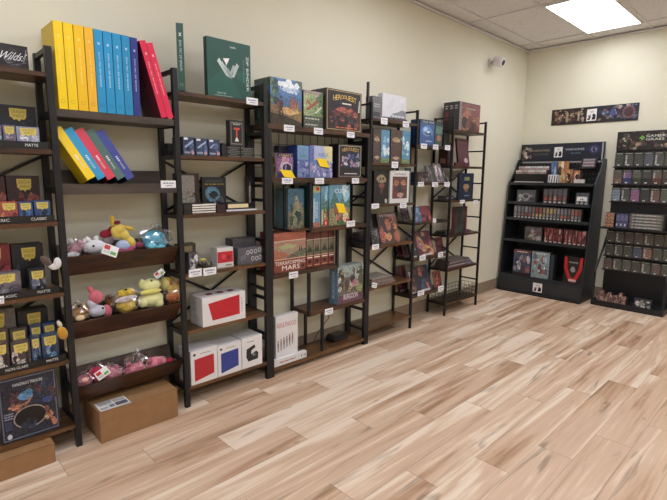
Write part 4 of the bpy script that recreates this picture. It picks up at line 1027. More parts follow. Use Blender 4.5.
c.obj('slotted_strip', (x_at(368.2, -.236, TOPZ), -.2365, TOPZ+.0005), 'short black slotted metal strip rising from the top of the post', 'metal strip')
for k, (a, m_, b) in enumerate(((372.8, 380, 389), (390.3, 400.8, 409.5))):
    c = gb(a, b, 128.5+.8*k, E[1], -.215, .12, '5c4a42', '3c3030', n=.2); um = (m_-a)/(b-a)
    c.rect('front', um, 0, 1, 1, '3f8fb8', .15); c.rect('front', 0, .0, um, 1, '5a443c', .3); c.blob('front', um*.5, .7, um*.4, .1, 'a88c5c', .3, 3); c.blob('front', um*.5, .16, um*.35, .06, 'b8987c', .3, 5)
    c.scatter('front', um+.05, .25, .95, .8, ['a9d0e4', '6cb0d0', 'd0e4ec'], 9, .1, k+3, .2); c.rect('front', um, 0, 1, .14, '6c8c48', .3); c.rect('front', um-.02, 0, um+.02, 1, '2c2422')
    c.text('front', 'VS', um*.5, .68, um*.6, .07, 'd8c49a')
    put(c, 'board_game', 'upright game half brown, half blue sky, %s of the pair' % ['left', 'right'][k], 'board game', 'brown and blue game pair')
c = gb(411, 415, 148, E[1], -.1, .05, '7c684a', n=.1); put(c, 'card_box', 'small tan box behind the right end of the blue game pair', 'box')
c = gb(373.5, 388.3, 170.5, E[2], -.2, .03, '27221f', '1a1716', n=.15)
c.blob('front', .5, .75, .36, .17, '9c8a60', .4, 3); c.blob('front', .5, .55, .22, .1, '8a5040', .4, 5); c.blob('front', .5, .38, .12, .1, '6a3a34', .3, 6); c.blob('front', .82, .08, .1, .08, 'c0bcb4', .1, 7); c.blob('front', .42, .76, .06, .05, '2a2018', 0, 8); c.blob('front', .6, .76, .06, .05, '2a2018', 0, 9)
put(c, 'book', 'black book with a gold skull on its cover', 'book')
c = gb(389.6, 408.3, 170.5, E[2], -.215, .02, 'dcdad8', 'a8a6a4')
c.rect('front', .12, .14, .9, .82, '6a4038', .3); c.blob('front', .3, .62, .15, .12, 'b8643c', .3, 2); c.blob('front', .7, .62, .15, .12, 'c07a48', .3, 3); c.blob('front', .5, .45, .13, .16, '2c3c4a', .3, 4); c.blob('front', .52, .25, .2, .1, 'b89a80', .3, 5); c.blob('front', .3, .3, .1, .12, '8c2c28', .3, 6)
c.text('front', 'CAPTAINS', .5, .89, .6, .06, '3c3c40')
put(c, 'comic_book', 'comic with a white frame around a red and brown portrait', 'comic book')
c = gb(405, 411.5, 168, E[2], -.19, .015, '5a7a80', n=.2); c.rect('front', .1, .1, .9, .9, '6c8c92', .3); put(c, 'comic_book', 'grey teal comic behind the white framed one', 'comic book')
# S4 comics leaning back
def comic(px0, px1, ptop, z, y, cols, label, pitch=-.25, title=None, tcol='e6dcd8', group='comic books displayed face out', lean=0, d=.006, base=None, name='comic_book', cnt=14, slant=None):
    c = gb(px0, px1, ptop, z, y, d, base or cols[0], n=.25)
    c.h = c.h/math.cos(pitch); c = rebuild(c, cols[0], d)
    c.scatter('front', .08, .1, .92, .85, cols, cnt, .15, int(px0*3), .35)
    if title: c.text('front', title, .5, .9, .8, .09, tcol)
    put(c, name, label, 'comic book', group, pitch=pitch, lean=lean, mat='gloss')
def rebuild(c, col, d):
    q = Card(c.w, d, c.h, col, '6a6460', n=.25); q.loc, q.rz = c.loc, c.rz; return q
comic(381.5, 400.6, 214, E[3], -.215, ['4a2c28', 'b0603c', '8a3c34', 'c8803c', '5a2028', '2c3a44', 'a84c38'], 'comic with an orange winged warrior in dark armour', title='WYRMS', tcol='c8a8b8', cnt=24)
c = gb(384, 399, 238, E[3], -.222, .004, '2c3840', n=.2); c.blob('front', .5, .5, .4, .45, '55646c', .3, 3)
for k in range(2):
    comic(371.8+.9*k, 380.2+.6*k, 215+k*14, E[3], -.17-.035*k, ['2a2a2e', '55565c', '3c3238', '7a7c82'], 'grey and black comic left of the winged warrior, %s one' % ['back', 'front'][k], pitch=-.2)
# S5 magazines
xa = x_at(371, -.22, E[4]); xb = x_at(396, -.22, E[4])
for k in range(7):
    w_ = (xb-xa)-.012*k
    c = Card(w_, .17, .0095, ['6a2c30', '8c8478', '5a2c34', 'a09888', '4a2226', '7a7468', '8a8274'][k], ['b0a89c', '4a3c3c'][k % 2], ['8c8478', '7a7060'][k % 2], n=.15); c.rect('front', .05, .4, .9, .6, ['c8c0b4', '8a3c40'][k % 2])
    c.obj('magazine', (xa+.004*(k % 3), -.222+.003*(k % 2), E[4]+.0008+.0102*k), 'magazine lying in the low stack on the fifth shelf, layer %s from the bottom' % ['one', 'two', 'three', 'four', 'five', 'six', 'seven'][k], 'magazine', 'magazines stacked flat on the shelf')

# ================================================================== BAY 5
O = ODD
c = gb(419.6, 434, 118.8, O[0], -.215, .1, '245ca8', '1c3458', '3a4650', n=.12)
c.rect('front', 0, .84, 1, 1, '2c4a58', .1); c.text('front', 'STAR TREK', .55, .91, .8, .07, 'c8d8e4'); c.blob('front', .5, .55, .42, .28, '4a90d8', .15, 3); c.blob('front', .35, .62, .18, .12, 'a8d0f0', .05, 4)
c.poly('front', ell(.55, .5, .2, .08, 16), '10202c'); c.poly('front', ell(.56, .52, .14, .05, 16), 'c8dcec'); c.poly('front', [(.6, .5), (.66, .5), (.8, .36), (.72, .36)], '1c2c3c'); c.lines('front', .4, .12, .8, .2, 'b8d4f0', 1, 3)
put(c, 'board_game', 'blue space board game with a round starship and STAR TREK lettering', 'board game', mat='gloss')
c = gb(434.6, 441.8, 121, O[0], -.205, .1, '3c5a4c', '24302c', n=.2); c.rect('front', .1, .5, .95, .8, '4a8a78', .2); c.blob('front', .55, .32, .35, .16, 'b87048', .3, 3); c.rect('front', 0, .84, 1, 1, '2c4048', .1)
put(c, 'book', 'narrow green and orange cover right of the starship game', 'book')
c = gb(443.5, 453.5, 133, O[0], -.2, .06, '1c1a1e', n=.1); put(c, 'boxed_set', 'plain black box at the right end of the starship shelf', 'box')
c = gb(417, 427.5, 172, O[1], -.19, .1, '3c3034', '2a2428', n=.25); c.scatter('front', .05, .1, .95, .9, ['6a4448', '4a3c44', '7c6c70'], 10, .15, 3, .3); put(c, 'boxed_set', 'low dark patterned box at the left of the pale comics', 'box')
comic(428.5, 437.5, 165.5, O[1], -.2, ['2c282c', '4a4448', '6a6064'], 'dark grey comic leaning left of the pale pink comic', pitch=-.35)
comic(437.8, 445.5, 163.5, O[1], -.195, ['8c7c84', 'c8b0b8', '5a4c54', 'd8ccd0'], 'pale pink and grey comic leaning on the second shelf', pitch=-.4)
comic(446, 451, 168, O[1], -.212, ['3c3840', '8a8890', 'b8b0b4'], 'grey and white comic at the right end of the second shelf', pitch=-.4)
comic(414.3, 422.3, 207.5, O[2], -.2, ['4a6c94', '7ca0c0', '34506c', 'a8c4d8'], 'small light blue comic leaning on the third shelf', pitch=-.3)
comic(422.8, 432, 206.5, O[2], -.2, ['8c2834', 'c0384a', '4a1c24', '3c2a38'], 'small red comic leaning on the third shelf', pitch=-.3)
def comic_d(px0, px1, ptop, z, y, cols, label, pitch=-.3, cnt=18):
    c = gb(px0, px1, ptop, z, y, .006, cols[0], n=.25); c.h = c.h/math.cos(pitch); c = rebuild(c, cols[0], .006)
    c.scatter('front', .08, .12, .92, .9, cols, cnt, .16, int(px0*3), .35); c.rect('front', .2, .03, .8, .1, 'b8b4b4')
    put(c, 'comic_book', label, 'comic book', 'comic books displayed face out', pitch=pitch, mat='gloss')
comic_d(400, 410.5, 208, O[2], -.1, ['6a5a60', 'b08a90', '3c3438', '8c7078'], 'pale pink and grey comic at the back left of the third comic shelf')
comic_d(397, 404.5, 241, O[3], -.075, ['7c1c28', 'a82c34', '4a1820'], 'crimson comic at the back left of the fourth comic shelf')
comic_d(403.5, 411, 241, O[3], -.135, ['8c2834', '2c4448', '6a9090', '1c2428'], 'teal and crimson comic at the left of the fourth comic shelf')
comic_d(412, 418.2, 239, O[3], -.2, ['2c3c40', '5c8c8c', '7a2430', '1c2428'], 'dark teal comic left of the golden figure comic')
comic_d(419.2, 435.8, 233.5, O[3], -.21, ['6c2038', 'b8843c', '8c2c3c', '3c3454', 'a85a6c', 'c89a48'], 'comic with a golden figure over crimson and purple', -.4, 26)
comic_d(396, 408, 268, O[4], -.08, ['6c1c24', '8c1c28', '5c4038', '6c6c74', '8a5444'], 'large red and brown comic at the left of the lowest comic shelf', -.2, 22)
comic_d(410.6, 418, 274, O[4], -.2, ['5c2c2c', '8c5c44', 'a8a0a0', '3c3c44'], 'brown and grey comic on the lowest comic shelf')
comic_d(418.9, 433.5, 269, O[4], -.21, ['2c3048', '4a5478', '1c1e2c', '6a4040', 'b85c38'], 'navy comic with an orange corner on the lowest comic shelf', -.4, 22)
# comics racked behind, against the wall side (seen between the posts)
def comic_b(px0, px1, ptop, z, cols, label, cnt=14, title=None):
    c = gb(px0, px1, ptop, z, -.2, .006, cols[0], n=.25); c = rebuild(c, cols[0], .006)
    c.scatter('front', .08, .1, .92, .85, cols, cnt, .15, int(px0*5), .35)
    if title: c.text('front', title, .5, .9, .8, .09, 'd8a8c0')
    put(c, 'comic_book', label, 'comic book', 'comic books displayed face out', pitch=-.2, mat='gloss')
comic_b(437, 446, 238, O[3], ['4a1c28', '7a3444', '2c1c24'], 'dark crimson comic at the right end of the fourth comic shelf')
comic_b(434.5, 442, 272, O[4], ['8a4030', 'c8683c', '3c2c34'], 'dark comic with an orange edge, right end of the lowest comic shelf')

# ================================================================== BAY 6
c = gb(458.5, 479, 101, E[0], -.225, .17, '6a3038', '2c262c', '3a3236', n=.2)
c.rect('front', .0, .0, .12, 1, '8c7c78', .2); c.poly('front', [(.12, .3), (.4, .45), (.7, .4), (1, .5), (1, .95), (.12, .95)], '8a4048', .25); c.poly('front', [(.15, .1), (.45, .2), (.55, .7), (.35, .75), (.15, .55)], 'b06448', .3)
c.scatter('front', .15, .05, .95, .5, ['4a2c30', '7c4038', '2c2c30', 'a8604a'], 16, .12, 3, .35); c.lines('front', .3, .76, .75, .82, 'a8a48c', 1, 3)
for i in range(3): c.rect('left', .06+.31*i, .02, .33+.31*i, .98, ['3a2226', '2c2a30', '33303a'][i], .2)
c.rect('left', .08, .35, .3, .65, '7c2030', .1)
for i in range(3): c.lines('left', .1+.31*i, .74, .28+.31*i, .9, 'a8a4a4', 2, i)
put(c, 'board_game', 'big red and bronze game box on the top shelf at the far right', 'board game', mat='gloss')
c = gb(458.8, 469.6, 138, E[1], -.2, .02, '5c2430', '3a161c', n=.12)
c.blob('front', .7, .2, .2, .12, 'c0a8a8', .1, 3); c.lines('front', .1, .8, .9, .9, '7c3c48', 1, 3); put(c, 'book', 'maroon book with a white emblem leaning on the second shelf at the right end', 'book', pitch=-.15)
c = gb(459, 471, 160, E[1], -.235, .025, '4a1c24', n=.1); c = Card(.2, .025, .03, '5a2028', '4a1c24', n=.1); c.obj('book', (3.96, -.232, E[1]+.001), 'flat dark red book in front of the maroon one', 'book')
c = Card(.06, .1, .22, '3c1a22', '30141c', n=.1); c.rect('left', .2, .1, .8, .3, '8c5a54', .2); c.obj('book', (3.91, -.17, E[1]+.001), 'dark wine red slipcase beside the post on the second shelf', 'book')
c = gb(458, 472.6, 173, E[2], -.215, .02, '222c40', '181c28', n=.08)
c.poly('front', ell(.5, .48, .2, .12, 14), 'a88044', .2); c.rect('front', .35, .72, .7, .86, '7c8a4c', .2); c.lines('front', .4, .12, .75, .18, '7c98b8', 1, 2); c.rect('front', .42, .3, .6, .42, '8c6a44', .2)
put(c, 'book', 'dark blue book with a gold emblem at the right end', 'book', mat='gloss')
for k in range(3):
    c = Card(.24-.04*k, .12-.02*k, .012, ['2c2c30', '8c8c92', '3a3a40'][k], '55565c', n=.2); c.obj('magazine', (3.925, -.19+.02*k, E[2]+.001+.013*k), 'flat grey magazine left of the dark blue book, %s' % ['bottom', 'middle', 'top'][k], 'magazine', 'flat magazines beside the blue book')
c = gb(453.5, 466, 207, E[3], -.2, .03, '2a2e2c', '7c2428', n=.15)
c.scatter('front', .1, .1, .9, .9, ['34403c', '222624', '4a3430', '3c4a44'], 14, .15, 3, .3); c.rect('front', .93, 0, 1, 1, '9c2c2c'); put(c, 'book', 'dark green black book with a red edge near the right end', 'book')
for k in range(2):
    c = Card(.5-.06*k, .12, .011, ['3c4048', '6a6c70'][k], '2c2c30', n=.2); c.obj('magazine', (3.93+.02*k, -.165, E[3]+.001+.012*k), 'flat dark magazine behind the green black book, %s' % ['lower', 'upper'][k], 'magazine', 'flat magazines behind the green black book')
for k in range(8):
    c = Card(.17-.012*(k % 3), .07, .0115, ['2c2a2e', '4a3c40', '38363a', '5c5450'][k % 4], '3a3034', n=.25); c.rect('left', .1, .3, .9, .7, ['6a5a5c', '8c8480'][k % 2], .2)
    c.obj('comic_collection', (2.766+.003*(k % 2), -.108, E[3]+.001+.0125*k), 'dark paperback in the stack behind the winged warrior comic, layer %s from the bottom' % ['one', 'two', 'three', 'four', 'five', 'six', 'seven', 'eight'][k], 'book', 'dark paperbacks stacked behind the warrior comic')
for k in range(5):
    w_ = .5-.035*k
    c = Card(w_, .15, .0145, ['4a2c34', '8c8078', '3c3038', '7c6c64', '503840'][k], '5a4a4c', ['6a5a54']*1 and '6a5a54', n=.25); c.rect('front', .02, .3, .7, .7, ['7c5c60', 'c0b8ac', '5c4c58', 'a89888', '8c7478'][k], .2); c.rect('front', .76, .15, .98, .85, ['7c6c98', '8a7aa0', '6c5c88', '9080a0', '584868'][k], .2)
    c.obj('comic_collection', (3.92+.012*k, -.215, E[4]+.001+.0155*k), 'paperback lying in the stack above the wire basket, layer %s from the bottom' % ['one', 'two', 'three', 'four', 'five'][k], 'book', 'paperbacks stacked above the basket')

# ================================================================== BACK WALL : banner, camera
bn = Card(.889, .006, .178, '1f1a1e', '141214', n=.15)
bn.rect('front', .0, .0, .42, 1, '2a1c1c', .3); bn.rect('front', .55, 0, 1, 1, '1e2230', .3)
bn.scatter('front', .02, .15, .4, .9, ['4a2c26', '8a6a4c', 'a88a68', '5c3430', '3a2420', 'b09a80', '7a3a34'], 60, .022, 3, .4, 4)
bn.scatter('front', .56, .15, .98, .9, ['3c4460', '6a7494', 'a8a090', '2c304a', '8c5c50', '4a5478'], 60, .022, 5, .4, 4)
bn.poly('front', ell(.9, .5, .07, .36), '7c4a4c', .3); bn.poly('front', ell(.9, .5, .05, .26), '4a2a34', .3); bn.blob('front', .73, .55, .035, .3, '3a4c94', .3, 3)
bn.blob('front', .2, .5, .02, .4, 'a8906c', .2, 6); bn.blob('front', .34, .5, .015, .35, 'b0a090', .2, 7)
def glyph(c, f, u, v, w, h):
    # white square with two dark mask-like shapes
    def q(pts, col): c.poly(f, [(u+w*a, v+h*b) for a, b in pts], col)
    q([(0, 0), (1, .02), (1, 1), (.02, .97)], 'e6e4e2')
    q([(.1, .1), (.35, .1), (.42, .35), (.38, .58), (.3, .52), (.28, .35), (.16, .5), (.12, .42), (.26, .26), (.1, .22)], '121214')
    q([(.55, .1), (.9, .12), (.92, .45), (.8, .58), (.66, .6), (.56, .48), (.64, .36), (.55, .28)], '121214')
    q([(.28, .74), (.42, .66), (.6, .7), (.74, .66), (.7, .8), (.5, .86)], 'c0bebe')
glyph(bn, 'front', .435, .12, .115, .74)
props(bn.obj('wall_banner', (L-.0075, -.342, 1.957), 'long dark fantasy battle banner with a white square emblem, on the far wall', 'banner', None, (0, 0, -PI/2)), None)

cp = on_y(490.5, 63, -.01)
sc_ = empty('security_camera', (cp.x, 0, cp.z), 'small white security camera mounted high on the long wall', 'security camera')
MB().tube([(0, -.001, 0), (0, -.012, 0)], .045, 20).build('mounting_plate', M['white'], sc_, smooth=False)
MB().tube([(0, -.012, 0), (.01, -.05, .03), (.03, -.08, .04)], .012, 10).build('bracket', M['white'], sc_, smooth=True)
MB().tube([(-.03, -.06, -.02), (-.035, -.05, .05), (.0, -.06, .065), (.03, -.07, .05)], .0045, 8).build('cable_loop', M['white'], sc_, smooth=True)
a = Vector((0, -.075, .01)); dr = Vector((.05, -.93, -.33)).normalized()
MB().tube([a-dr*.02, a, a+dr*.07, a+dr*.085], [.038, .052, .052, .044], 20).build('camera_body', M['white'], sc_, smooth=True)
MB().tube([a+dr*.083, a+dr*.089], [.030, .026], 18).build('lens', M['blackplastic'], sc_)
MB().tube([a+dr*.02-Vector((0, 0, 0)), a+dr*.10+Vector((0, 0, .012))], [.046, .046], 20).build('sun_shield', M['white'], sc_, smooth=True) if False else None

# ================================================================== DISPLAY STAND 1 (miniature games)
D1L, D1R = -.03, -.985
d1 = empty('display_stand', (5.37, D1L, 0), 'black retail display stand with sloped sides and game boxes in the corner', 'display stand')
def dpart(mb, nm, mat='fixture', bev=.002):
    return mb.build(nm, M[mat], d1, loc=(-5.37, -D1L, 0), bevel=bev)
side = [(5.36, 0), (5.80, 0), (5.80, 1.56), (5.70, 1.56), (5.64, 1.45), (5.50, 1.29), (5.37, .06)]
for y0, y1 in ((D1L-.012, D1L), (D1R, D1R+.014)):
    dpart(MB().prism([(a, b) for a, b in side], 'y', y0, y1), 'side_panel')
dpart(MB().box(5.785, 5.80, D1R+.0145, D1L-.0125, .0, 1.56), 'back_panel', 'black')
DS = [(1.292, 5.455), (1.068, 5.44), (.882, 5.42), (.628, 5.405), (.205, 5.39)]
for z, xf in DS:
    dpart(MB().box(xf, 5.784, D1R+.0145, D1L-.0125, z-.022, z-.006).box(xf-.004, xf+.0, D1R+.0145, D1L-.0125, z-.03, z+.004), 'shelf')
dpart(MB().box(5.372, 5.384, D1R+.0145, D1L-.0125, .012, .178), 'front_panel')
dpart(MB().box(5.345, 5.3715, D1R, D1L, 0, .011), 'base_rail', 'black')
# header
hd = Card(.93, .02, .2, '1b1f28', '111318', n=.05)
hd.rect('front', .02, .08, .98, .94, '1d2230', .08)
hd.scatter('front', .02, .1, .13, .9, ['8c7460', 'b09880', '5a4438', 'c8b8a8', '6a3c34'], 16, .02, 3, .3, 4)
hd.text('front', 'WARHAMMER', .26, .62, .23, .13, '9c8c6c'); hd.text('front', 'AGE OF SIGMAR', .26, .4, .2, .08, '7c7058')
hd.text('front', 'WARHAMMER', .67, .64, .22, .12, 'b0b8c8'); hd.text('front', '40,000', .68, .42, .12, .12, '6c7890')
hd.poly('front', ell(.885, .6, .055, .26), '34306c', .2); hd.poly('front', ell(.885, .6, .03, .15), '8a84b0', .3); hd.blob('front', .885, .6, .02, .2, '2c2c50', .2, 3)
glyph(hd, 'front', .425, .2, .1, .6)
hd.rect('front', .972, .04, .985, .96, 'a9acb2')
hd.obj('header_sign', (5.765-5.37, 0, 1.545), parent=d1, rot=(0, 0, -PI/2))
hd.rect('front', .965, .05, .98, .95, 'b9bcc0') if False else None
pb = Card(.90, .01, .24, '16181c', '101214')
for i in range(24):
    for j in range(4): pb.rect('front', .02+.04*i, .12+.24*j, .03+.04*i, .2+.24*j, '4a4d52')
pb.rect('front', 0, .93, 1, 1, '9c9a94')
pb.obj('pegboard_panel', (5.7725-5.37, -.02, 1.3), parent=d1, rot=(0, 0, -PI/2))
em = Card(.105, .003, .105, 'dcdad8'); glyph(em, 'front', 0, 0, 1, 1)
Ye = y_at(532.6, 5.37, .06); em.obj('emblem_sticker', (5.3685-5.37, Ye-D1L, .045), parent=d1, rot=(0, 0, -PI/2))

def wb(px0, px1, ptop, z, xf, d, *a, **k): return gb(px0, px1, ptop, z, xf, d, *a, face='x', **k)
def wput(c, name, label, cat, group=None, mat='print', pitch=0):
    return c.obj(name, c.loc, label, cat, group, (pitch, 0, c.rz), mat)
z1, x1_ = DS[0]; z1 -= .006
mags = ['b03c34', 'c8c8cc', '8c8c94', 'c85c3c', 'd8d4d0', '6c6c78', 'b8b8c0', 'c06a40']
for r in range(2):
    for k in range(5):
        a = 516+6.1*k+(0 if r else -.5)
        c = wb(a, a+5.6, 170-8*r-.3*k, z1+.055+.05*r, 5.52+.05*r, .04, ['c9c6c2', 'b8a098', 'cfccd0', 'c2bcb8', 'd2d0d4'][(k+r) % 5], '8c3c30', 'bdbac0', n=.2)
        c = Card(c.w, .05, .042, ['c9c6c2', 'b8a098', 'cfccd0', 'c2bcb8', 'd2d0d4'][(k+r) % 5], '8c3c30', 'cfcdd2', n=.15); c.rect('front', .05, .1, .95, .4, ['b0543c', '6a4c44'][k % 2], .2)
        Y0 = y_at(a, 5.5, z1+.07)
        c.obj('rules_leaflet_pack', (5.50+.0615*r, Y0, z1+.108+.045*r), 'pale and red leaflet pack in the %s row of the magazine rack, %s' % (['front', 'back'][r], ['leftmost', 'second from left', 'middle', 'fourth from left', 'rightmost'][k]), 'leaflet', 'leaflet packs on the black display stand', (0, 0, -PI/2))
# riser under them
Yl, Yr = y_at(514.5, 5.5, z1), y_at(546.5, 5.5, z1)
rs = MB().box(5.50, 5.56, Yr, Yl, z1+.0005, z1+.107).box(5.5605, 5.62, Yr, Yl, z1+.0005, z1+.152).build('leaflet_riser', M['blackplastic'], bevel=.001); props(rs, 'stepped black riser carrying the leaflet packs', 'riser')
c = wb(513.5, 542, 179.8, z1, 5.462, .03, 'd9d8d6', 'b8b7b5'); c = Card(c.w, .03, .017, 'dddcda', 'b8b7b5'); c.loc = (5.462, y_at(514, 5.462, z1), z1+.001); c.rz = -PI/2; wput(c, 'white_strip_box', 'long flat white box at the left front of the top display shelf', 'box')
c = wb(547.7, 557.8, 174.7, z1, 5.47, .04, 'd8d8da', 'a0a0a4')
for i in range(4): c.poly('front', [(.06+.25*i, .1), (.16+.25*i, .1), (.2+.25*i, .9), (.12+.25*i, .9)], '1c1c20')
wput(c, 'paint_set', 'small white box with black stripes on the top display shelf', 'box')
for k, (a, b, tp, f, lb) in enumerate(((550, 556, 162, '3c68a8', 'blue box behind the striped one on the top display shelf'), (556.8, 565.5, 161.5, 'dca030', 'yellow orange box beside the blue one on the top display shelf'))):
    c = wb(a, b, tp, z1+.01, 5.60, .06, f, n=.15); c = wb(a, b, tp, z1, 5.60, .06, f, f, n=.15); c.scatter('front', .1, .1, .9, .9, [['5c88c4', '28488c', 'a8c0dc'], ['f0d070', 'c87028', 'f4e8c0', '5c3820']][k], 9, .2, k+4, .2); wput(c, 'boxed_miniature', lb, 'box')
for k, (a, b, tp, lb) in enumerate(((564.5, 572, 169.5, 'orange and black box, left one of the pair'), (572.6, 579, 170.5, 'orange and black box, right one of the pair'))):
    c = wb(a, b, tp, z1, 5.50, .07, 'b86c34', '4a2c1c', n=.2); c.scatter('front', .1, .1, .9, .9, ['d89858', '3c2820', 'e8c8a0', '8c4c28'], 10, .2, k+8, .25); c.poly('front', ell(.5, .55, .2, .18, 12), '2c2020'); wput(c, 'boxed_miniature', lb, 'box', 'orange boxes on the top display shelf')
c = wb(573.5, 584, 179.3, z1, 5.463, .025, 'c8c4c0', 'a09c98'); wput(c, 'card_strip', 'flat pale card at the right front of the top display shelf', 'box')
# small rack of cards hanging in front of header's right
rk = empty('card_rack', (5.62, y_at(579.5, 5.6, 1.45), 1.455), 'black tilted card rack holding pale pink cards below the header', 'card rack')
rkc = Card(.15, .05, .125, '1a1a1e', '121214', n=.05)
for v, col in ((.18, '9c8088'), (.45, 'a88c94'), (.7, '8c7c88')): rkc.rect('front', .12, v, .9, v+.17, col, .2)
rkc.obj('pocket_panel', (0, 0, 0), parent=rk, rot=(-.3, 0, -PI/2))
MB().box(.06, .142, -.07, -.05, .02, .04).build('hook', M['black'], rk)
# shelf 2
z2, x2_ = DS[1]; z2 -= .006
c = wb(516.5, 534.8, 189.8, z2, 5.45, .09, '55565c', '3a3b40', '4a4b50', n=.15); c.scatter('front', .08, .15, .92, .8, ['8a8c92', '3c3d42', 'a8aab0', '6a6c72'], 20, .1, 3, .3); c.poly('front', ell(.5, .5, .22, .25), '9c9ea4', .2); c.poly('front', ell(.5, .5, .15, .17), '4a4b50', .2)
wput(c, 'boxed_miniature', 'wide grey box with a round emblem on the second display shelf', 'box')
for k in range(5):
    a = 542.8+4.75*k
    c = wb(a, a+4.4, 189-.1*k, z2, 5.45, .08, '4a4346', '2c282a', n=.15); c.rect('front', .1, .55, .9, .95, '5c5c62', .2); c.blob('front', .5, .35, .35, .2, ['a84438', 'b05040', 'b89080', '8c3c34', 'a85c4c'][k], .3, k); c.rect('front', .2, .05, .8, .14, 'c8c6c4')
    wput(c, 'boxed_miniature', 'narrow red and grey pack on the second display shelf, %s of five' % ['leftmost', 'second', 'third', 'fourth', 'rightmost'][k], 'box', 'five red and grey packs')
for k in range(4):
    a = 575.2+4.3*k
    if a+4 > 589.5: break
    c = wb(a, a+4, 193, z2, 5.45, .08, '55565e', '33343a', n=.2); c.blob('front', .5, .4, .35, .3, 'a0a4ac', .3, k); c.rect('front', .2, .05, .8, .14, 'c8c6c4')
    wput(c, 'boxed_miniature', 'grey blue pack on the second display shelf, %s' % ['left', 'middle', 'right', 'last'][k], 'box', 'grey blue packs with a white sign')
sg = Card(.1, .002, .045, 'dcdcde'); glyph(sg, 'front', .3, .1, .4, .8); sg.obj('shelf_sign', (5.446, y_at(577, 5.446, z2+.1), z2+.045), 'white card sign with a black mark in front of the grey blue packs', 'sign', None, (0, 0, -PI/2))
# shelf 3: row of 19
z3, x3_ = DS[2]; z3 -= .006
pal = ['8a8c92', '7c7e84', '6a6c70', '8c8e94', '74767c', '86604c', '8c3c34', '9c4c3c', 'a08050', 'b89c48', 'c0a850', 'a89048', '8c8e90', '7c8088', '70747c', '6a6c72', 'b0623c', 'a05038', '8c4434']
ordn = ['first', 'second', 'third', 'fourth', 'fifth', 'sixth', 'seventh', 'eighth', 'ninth', 'tenth', 'eleventh', 'twelfth', 'thirteenth', 'fourteenth', 'fifteenth', 'sixteenth', 'seventeenth', 'eighteenth', 'nineteenth']
for k in range(19):
    a = 513.5+3.55*k
    c = wb(a, a+3.2, 205+.25*k, z3, 5.432, .07, '4c4c52', '2a2a2e', n=.15); c.rect('front', .15, .5, .85, .92, pal[k], .2); c.rect('front', .15, .2, .85, .45, pal[(k+3) % 19], .3); c.rect('front', .25, .04, .75, .15, 'd0cecc')
    wput(c, 'boxed_miniature', 'small pack in the long row on the third display shelf, %s from the left' % ordn[k], 'box', 'long row of small packs')
# shelf 4
z4, x4_ = DS[3]; z4 -= .006
c = wb(524.5, 541, 226.5, z4, 5.416, .08, '5c5654', '3a3634', n=.2); c.scatter('front', .08, .1, .92, .85, ['8c8680', 'a89c98', '4a4442', '7c4c44'], 20, .12, 3, .3)
wput(c, 'boxed_miniature', 'wide grey box on the fourth display shelf', 'box')
for k in range(9):
    a = 543.6+(4.55*k)+(1 if k > 3 else 0)
    c = wb(a, a+4.2, 227.5+.45*k, z4, 5.416, .08, '6a2a2c', '3c1a1c', n=.2); c.scatter('front', .1, .1, .9, .9, ['9c3438', '3a1c20', 'b86058', '5a2024', 'c8a8a0'], 9, .2, k+5, .3); c.rect('front', .2, .04, .8, .12, 'c8c0bc')
    wput(c, 'boxed_miniature', 'dark red pack on the fourth display shelf, %s from the left' % ordn[k], 'box', 'row of dark red packs')
# shelf 5
z5, x5_ = DS[4]; z5 -= .006
for k, (a, b, tp, cl, lb) in enumerate(((512.5, 529.5, 249, ['3c4c6c', '8c8ca0', '5c2c34', 'b8c8d8', '2c3450', 'a05a58'], 'miniature battle box with blue figures on the bottom display shelf'),
                                       (530.5, 548, 251, ['7ca4ac', 'b84c44', 'c8d4d4', '4c6c74', '8c3c3c', 'a8c0c4'], 'pale teal miniature box with red figures on the bottom display shelf'))):
    c = wb(a, b, tp, z5, 5.42, .07, cl[0], '2c3038', '5a5a60', n=.2); c.rect('front', 0, .88, 1, 1, '7c3034' if k == 0 else '8ca4a8', .1); c.scatter('front', .08, .12, .92, .85, cl, 26, .1, k+3, .35); c.rect('front', 0, 0, 1, .12, '3c2428' if k == 0 else '8c9ca0', .2); c.lines('front', .2, .9, .8, .96, 'e0dcd8', 1, 3)
    wput(c, 'boxed_miniature', lb, 'box', mat='gloss')
c = wb(549, 552.5, 255, z5, 5.45, .08, '3c4450', '2c3038', n=.15); wput(c, 'boxed_miniature', 'dark box edge right of the pale teal miniature box', 'box')
c = wb(562.5, 581, 255.5, z5, 5.41, .05, '1c1a1c', '141214', n=.05)
c.poly('front', [(0, .98), (.16, .95), (.2, .55), (.42, .22), (.58, .22), (.8, .55), (.84, .95), (1, .98), (.98, .55), (.68, .05), (.32, .05), (.02, .55)], 'b82428', .05)
c.blob('front', .5, .52, .14, .14, '9c9ca0', .2, 3); c.text('front', 'WARHAMMER', .5, .78, .5, .06, 'c8c8cc'); c.rect('front', .3, .08, .7, .16, 'c8b8b8')
wput(c, 'boxed_miniature', 'black box with a red shield outline and grey skull on the bottom display shelf', 'box', mat='gloss')

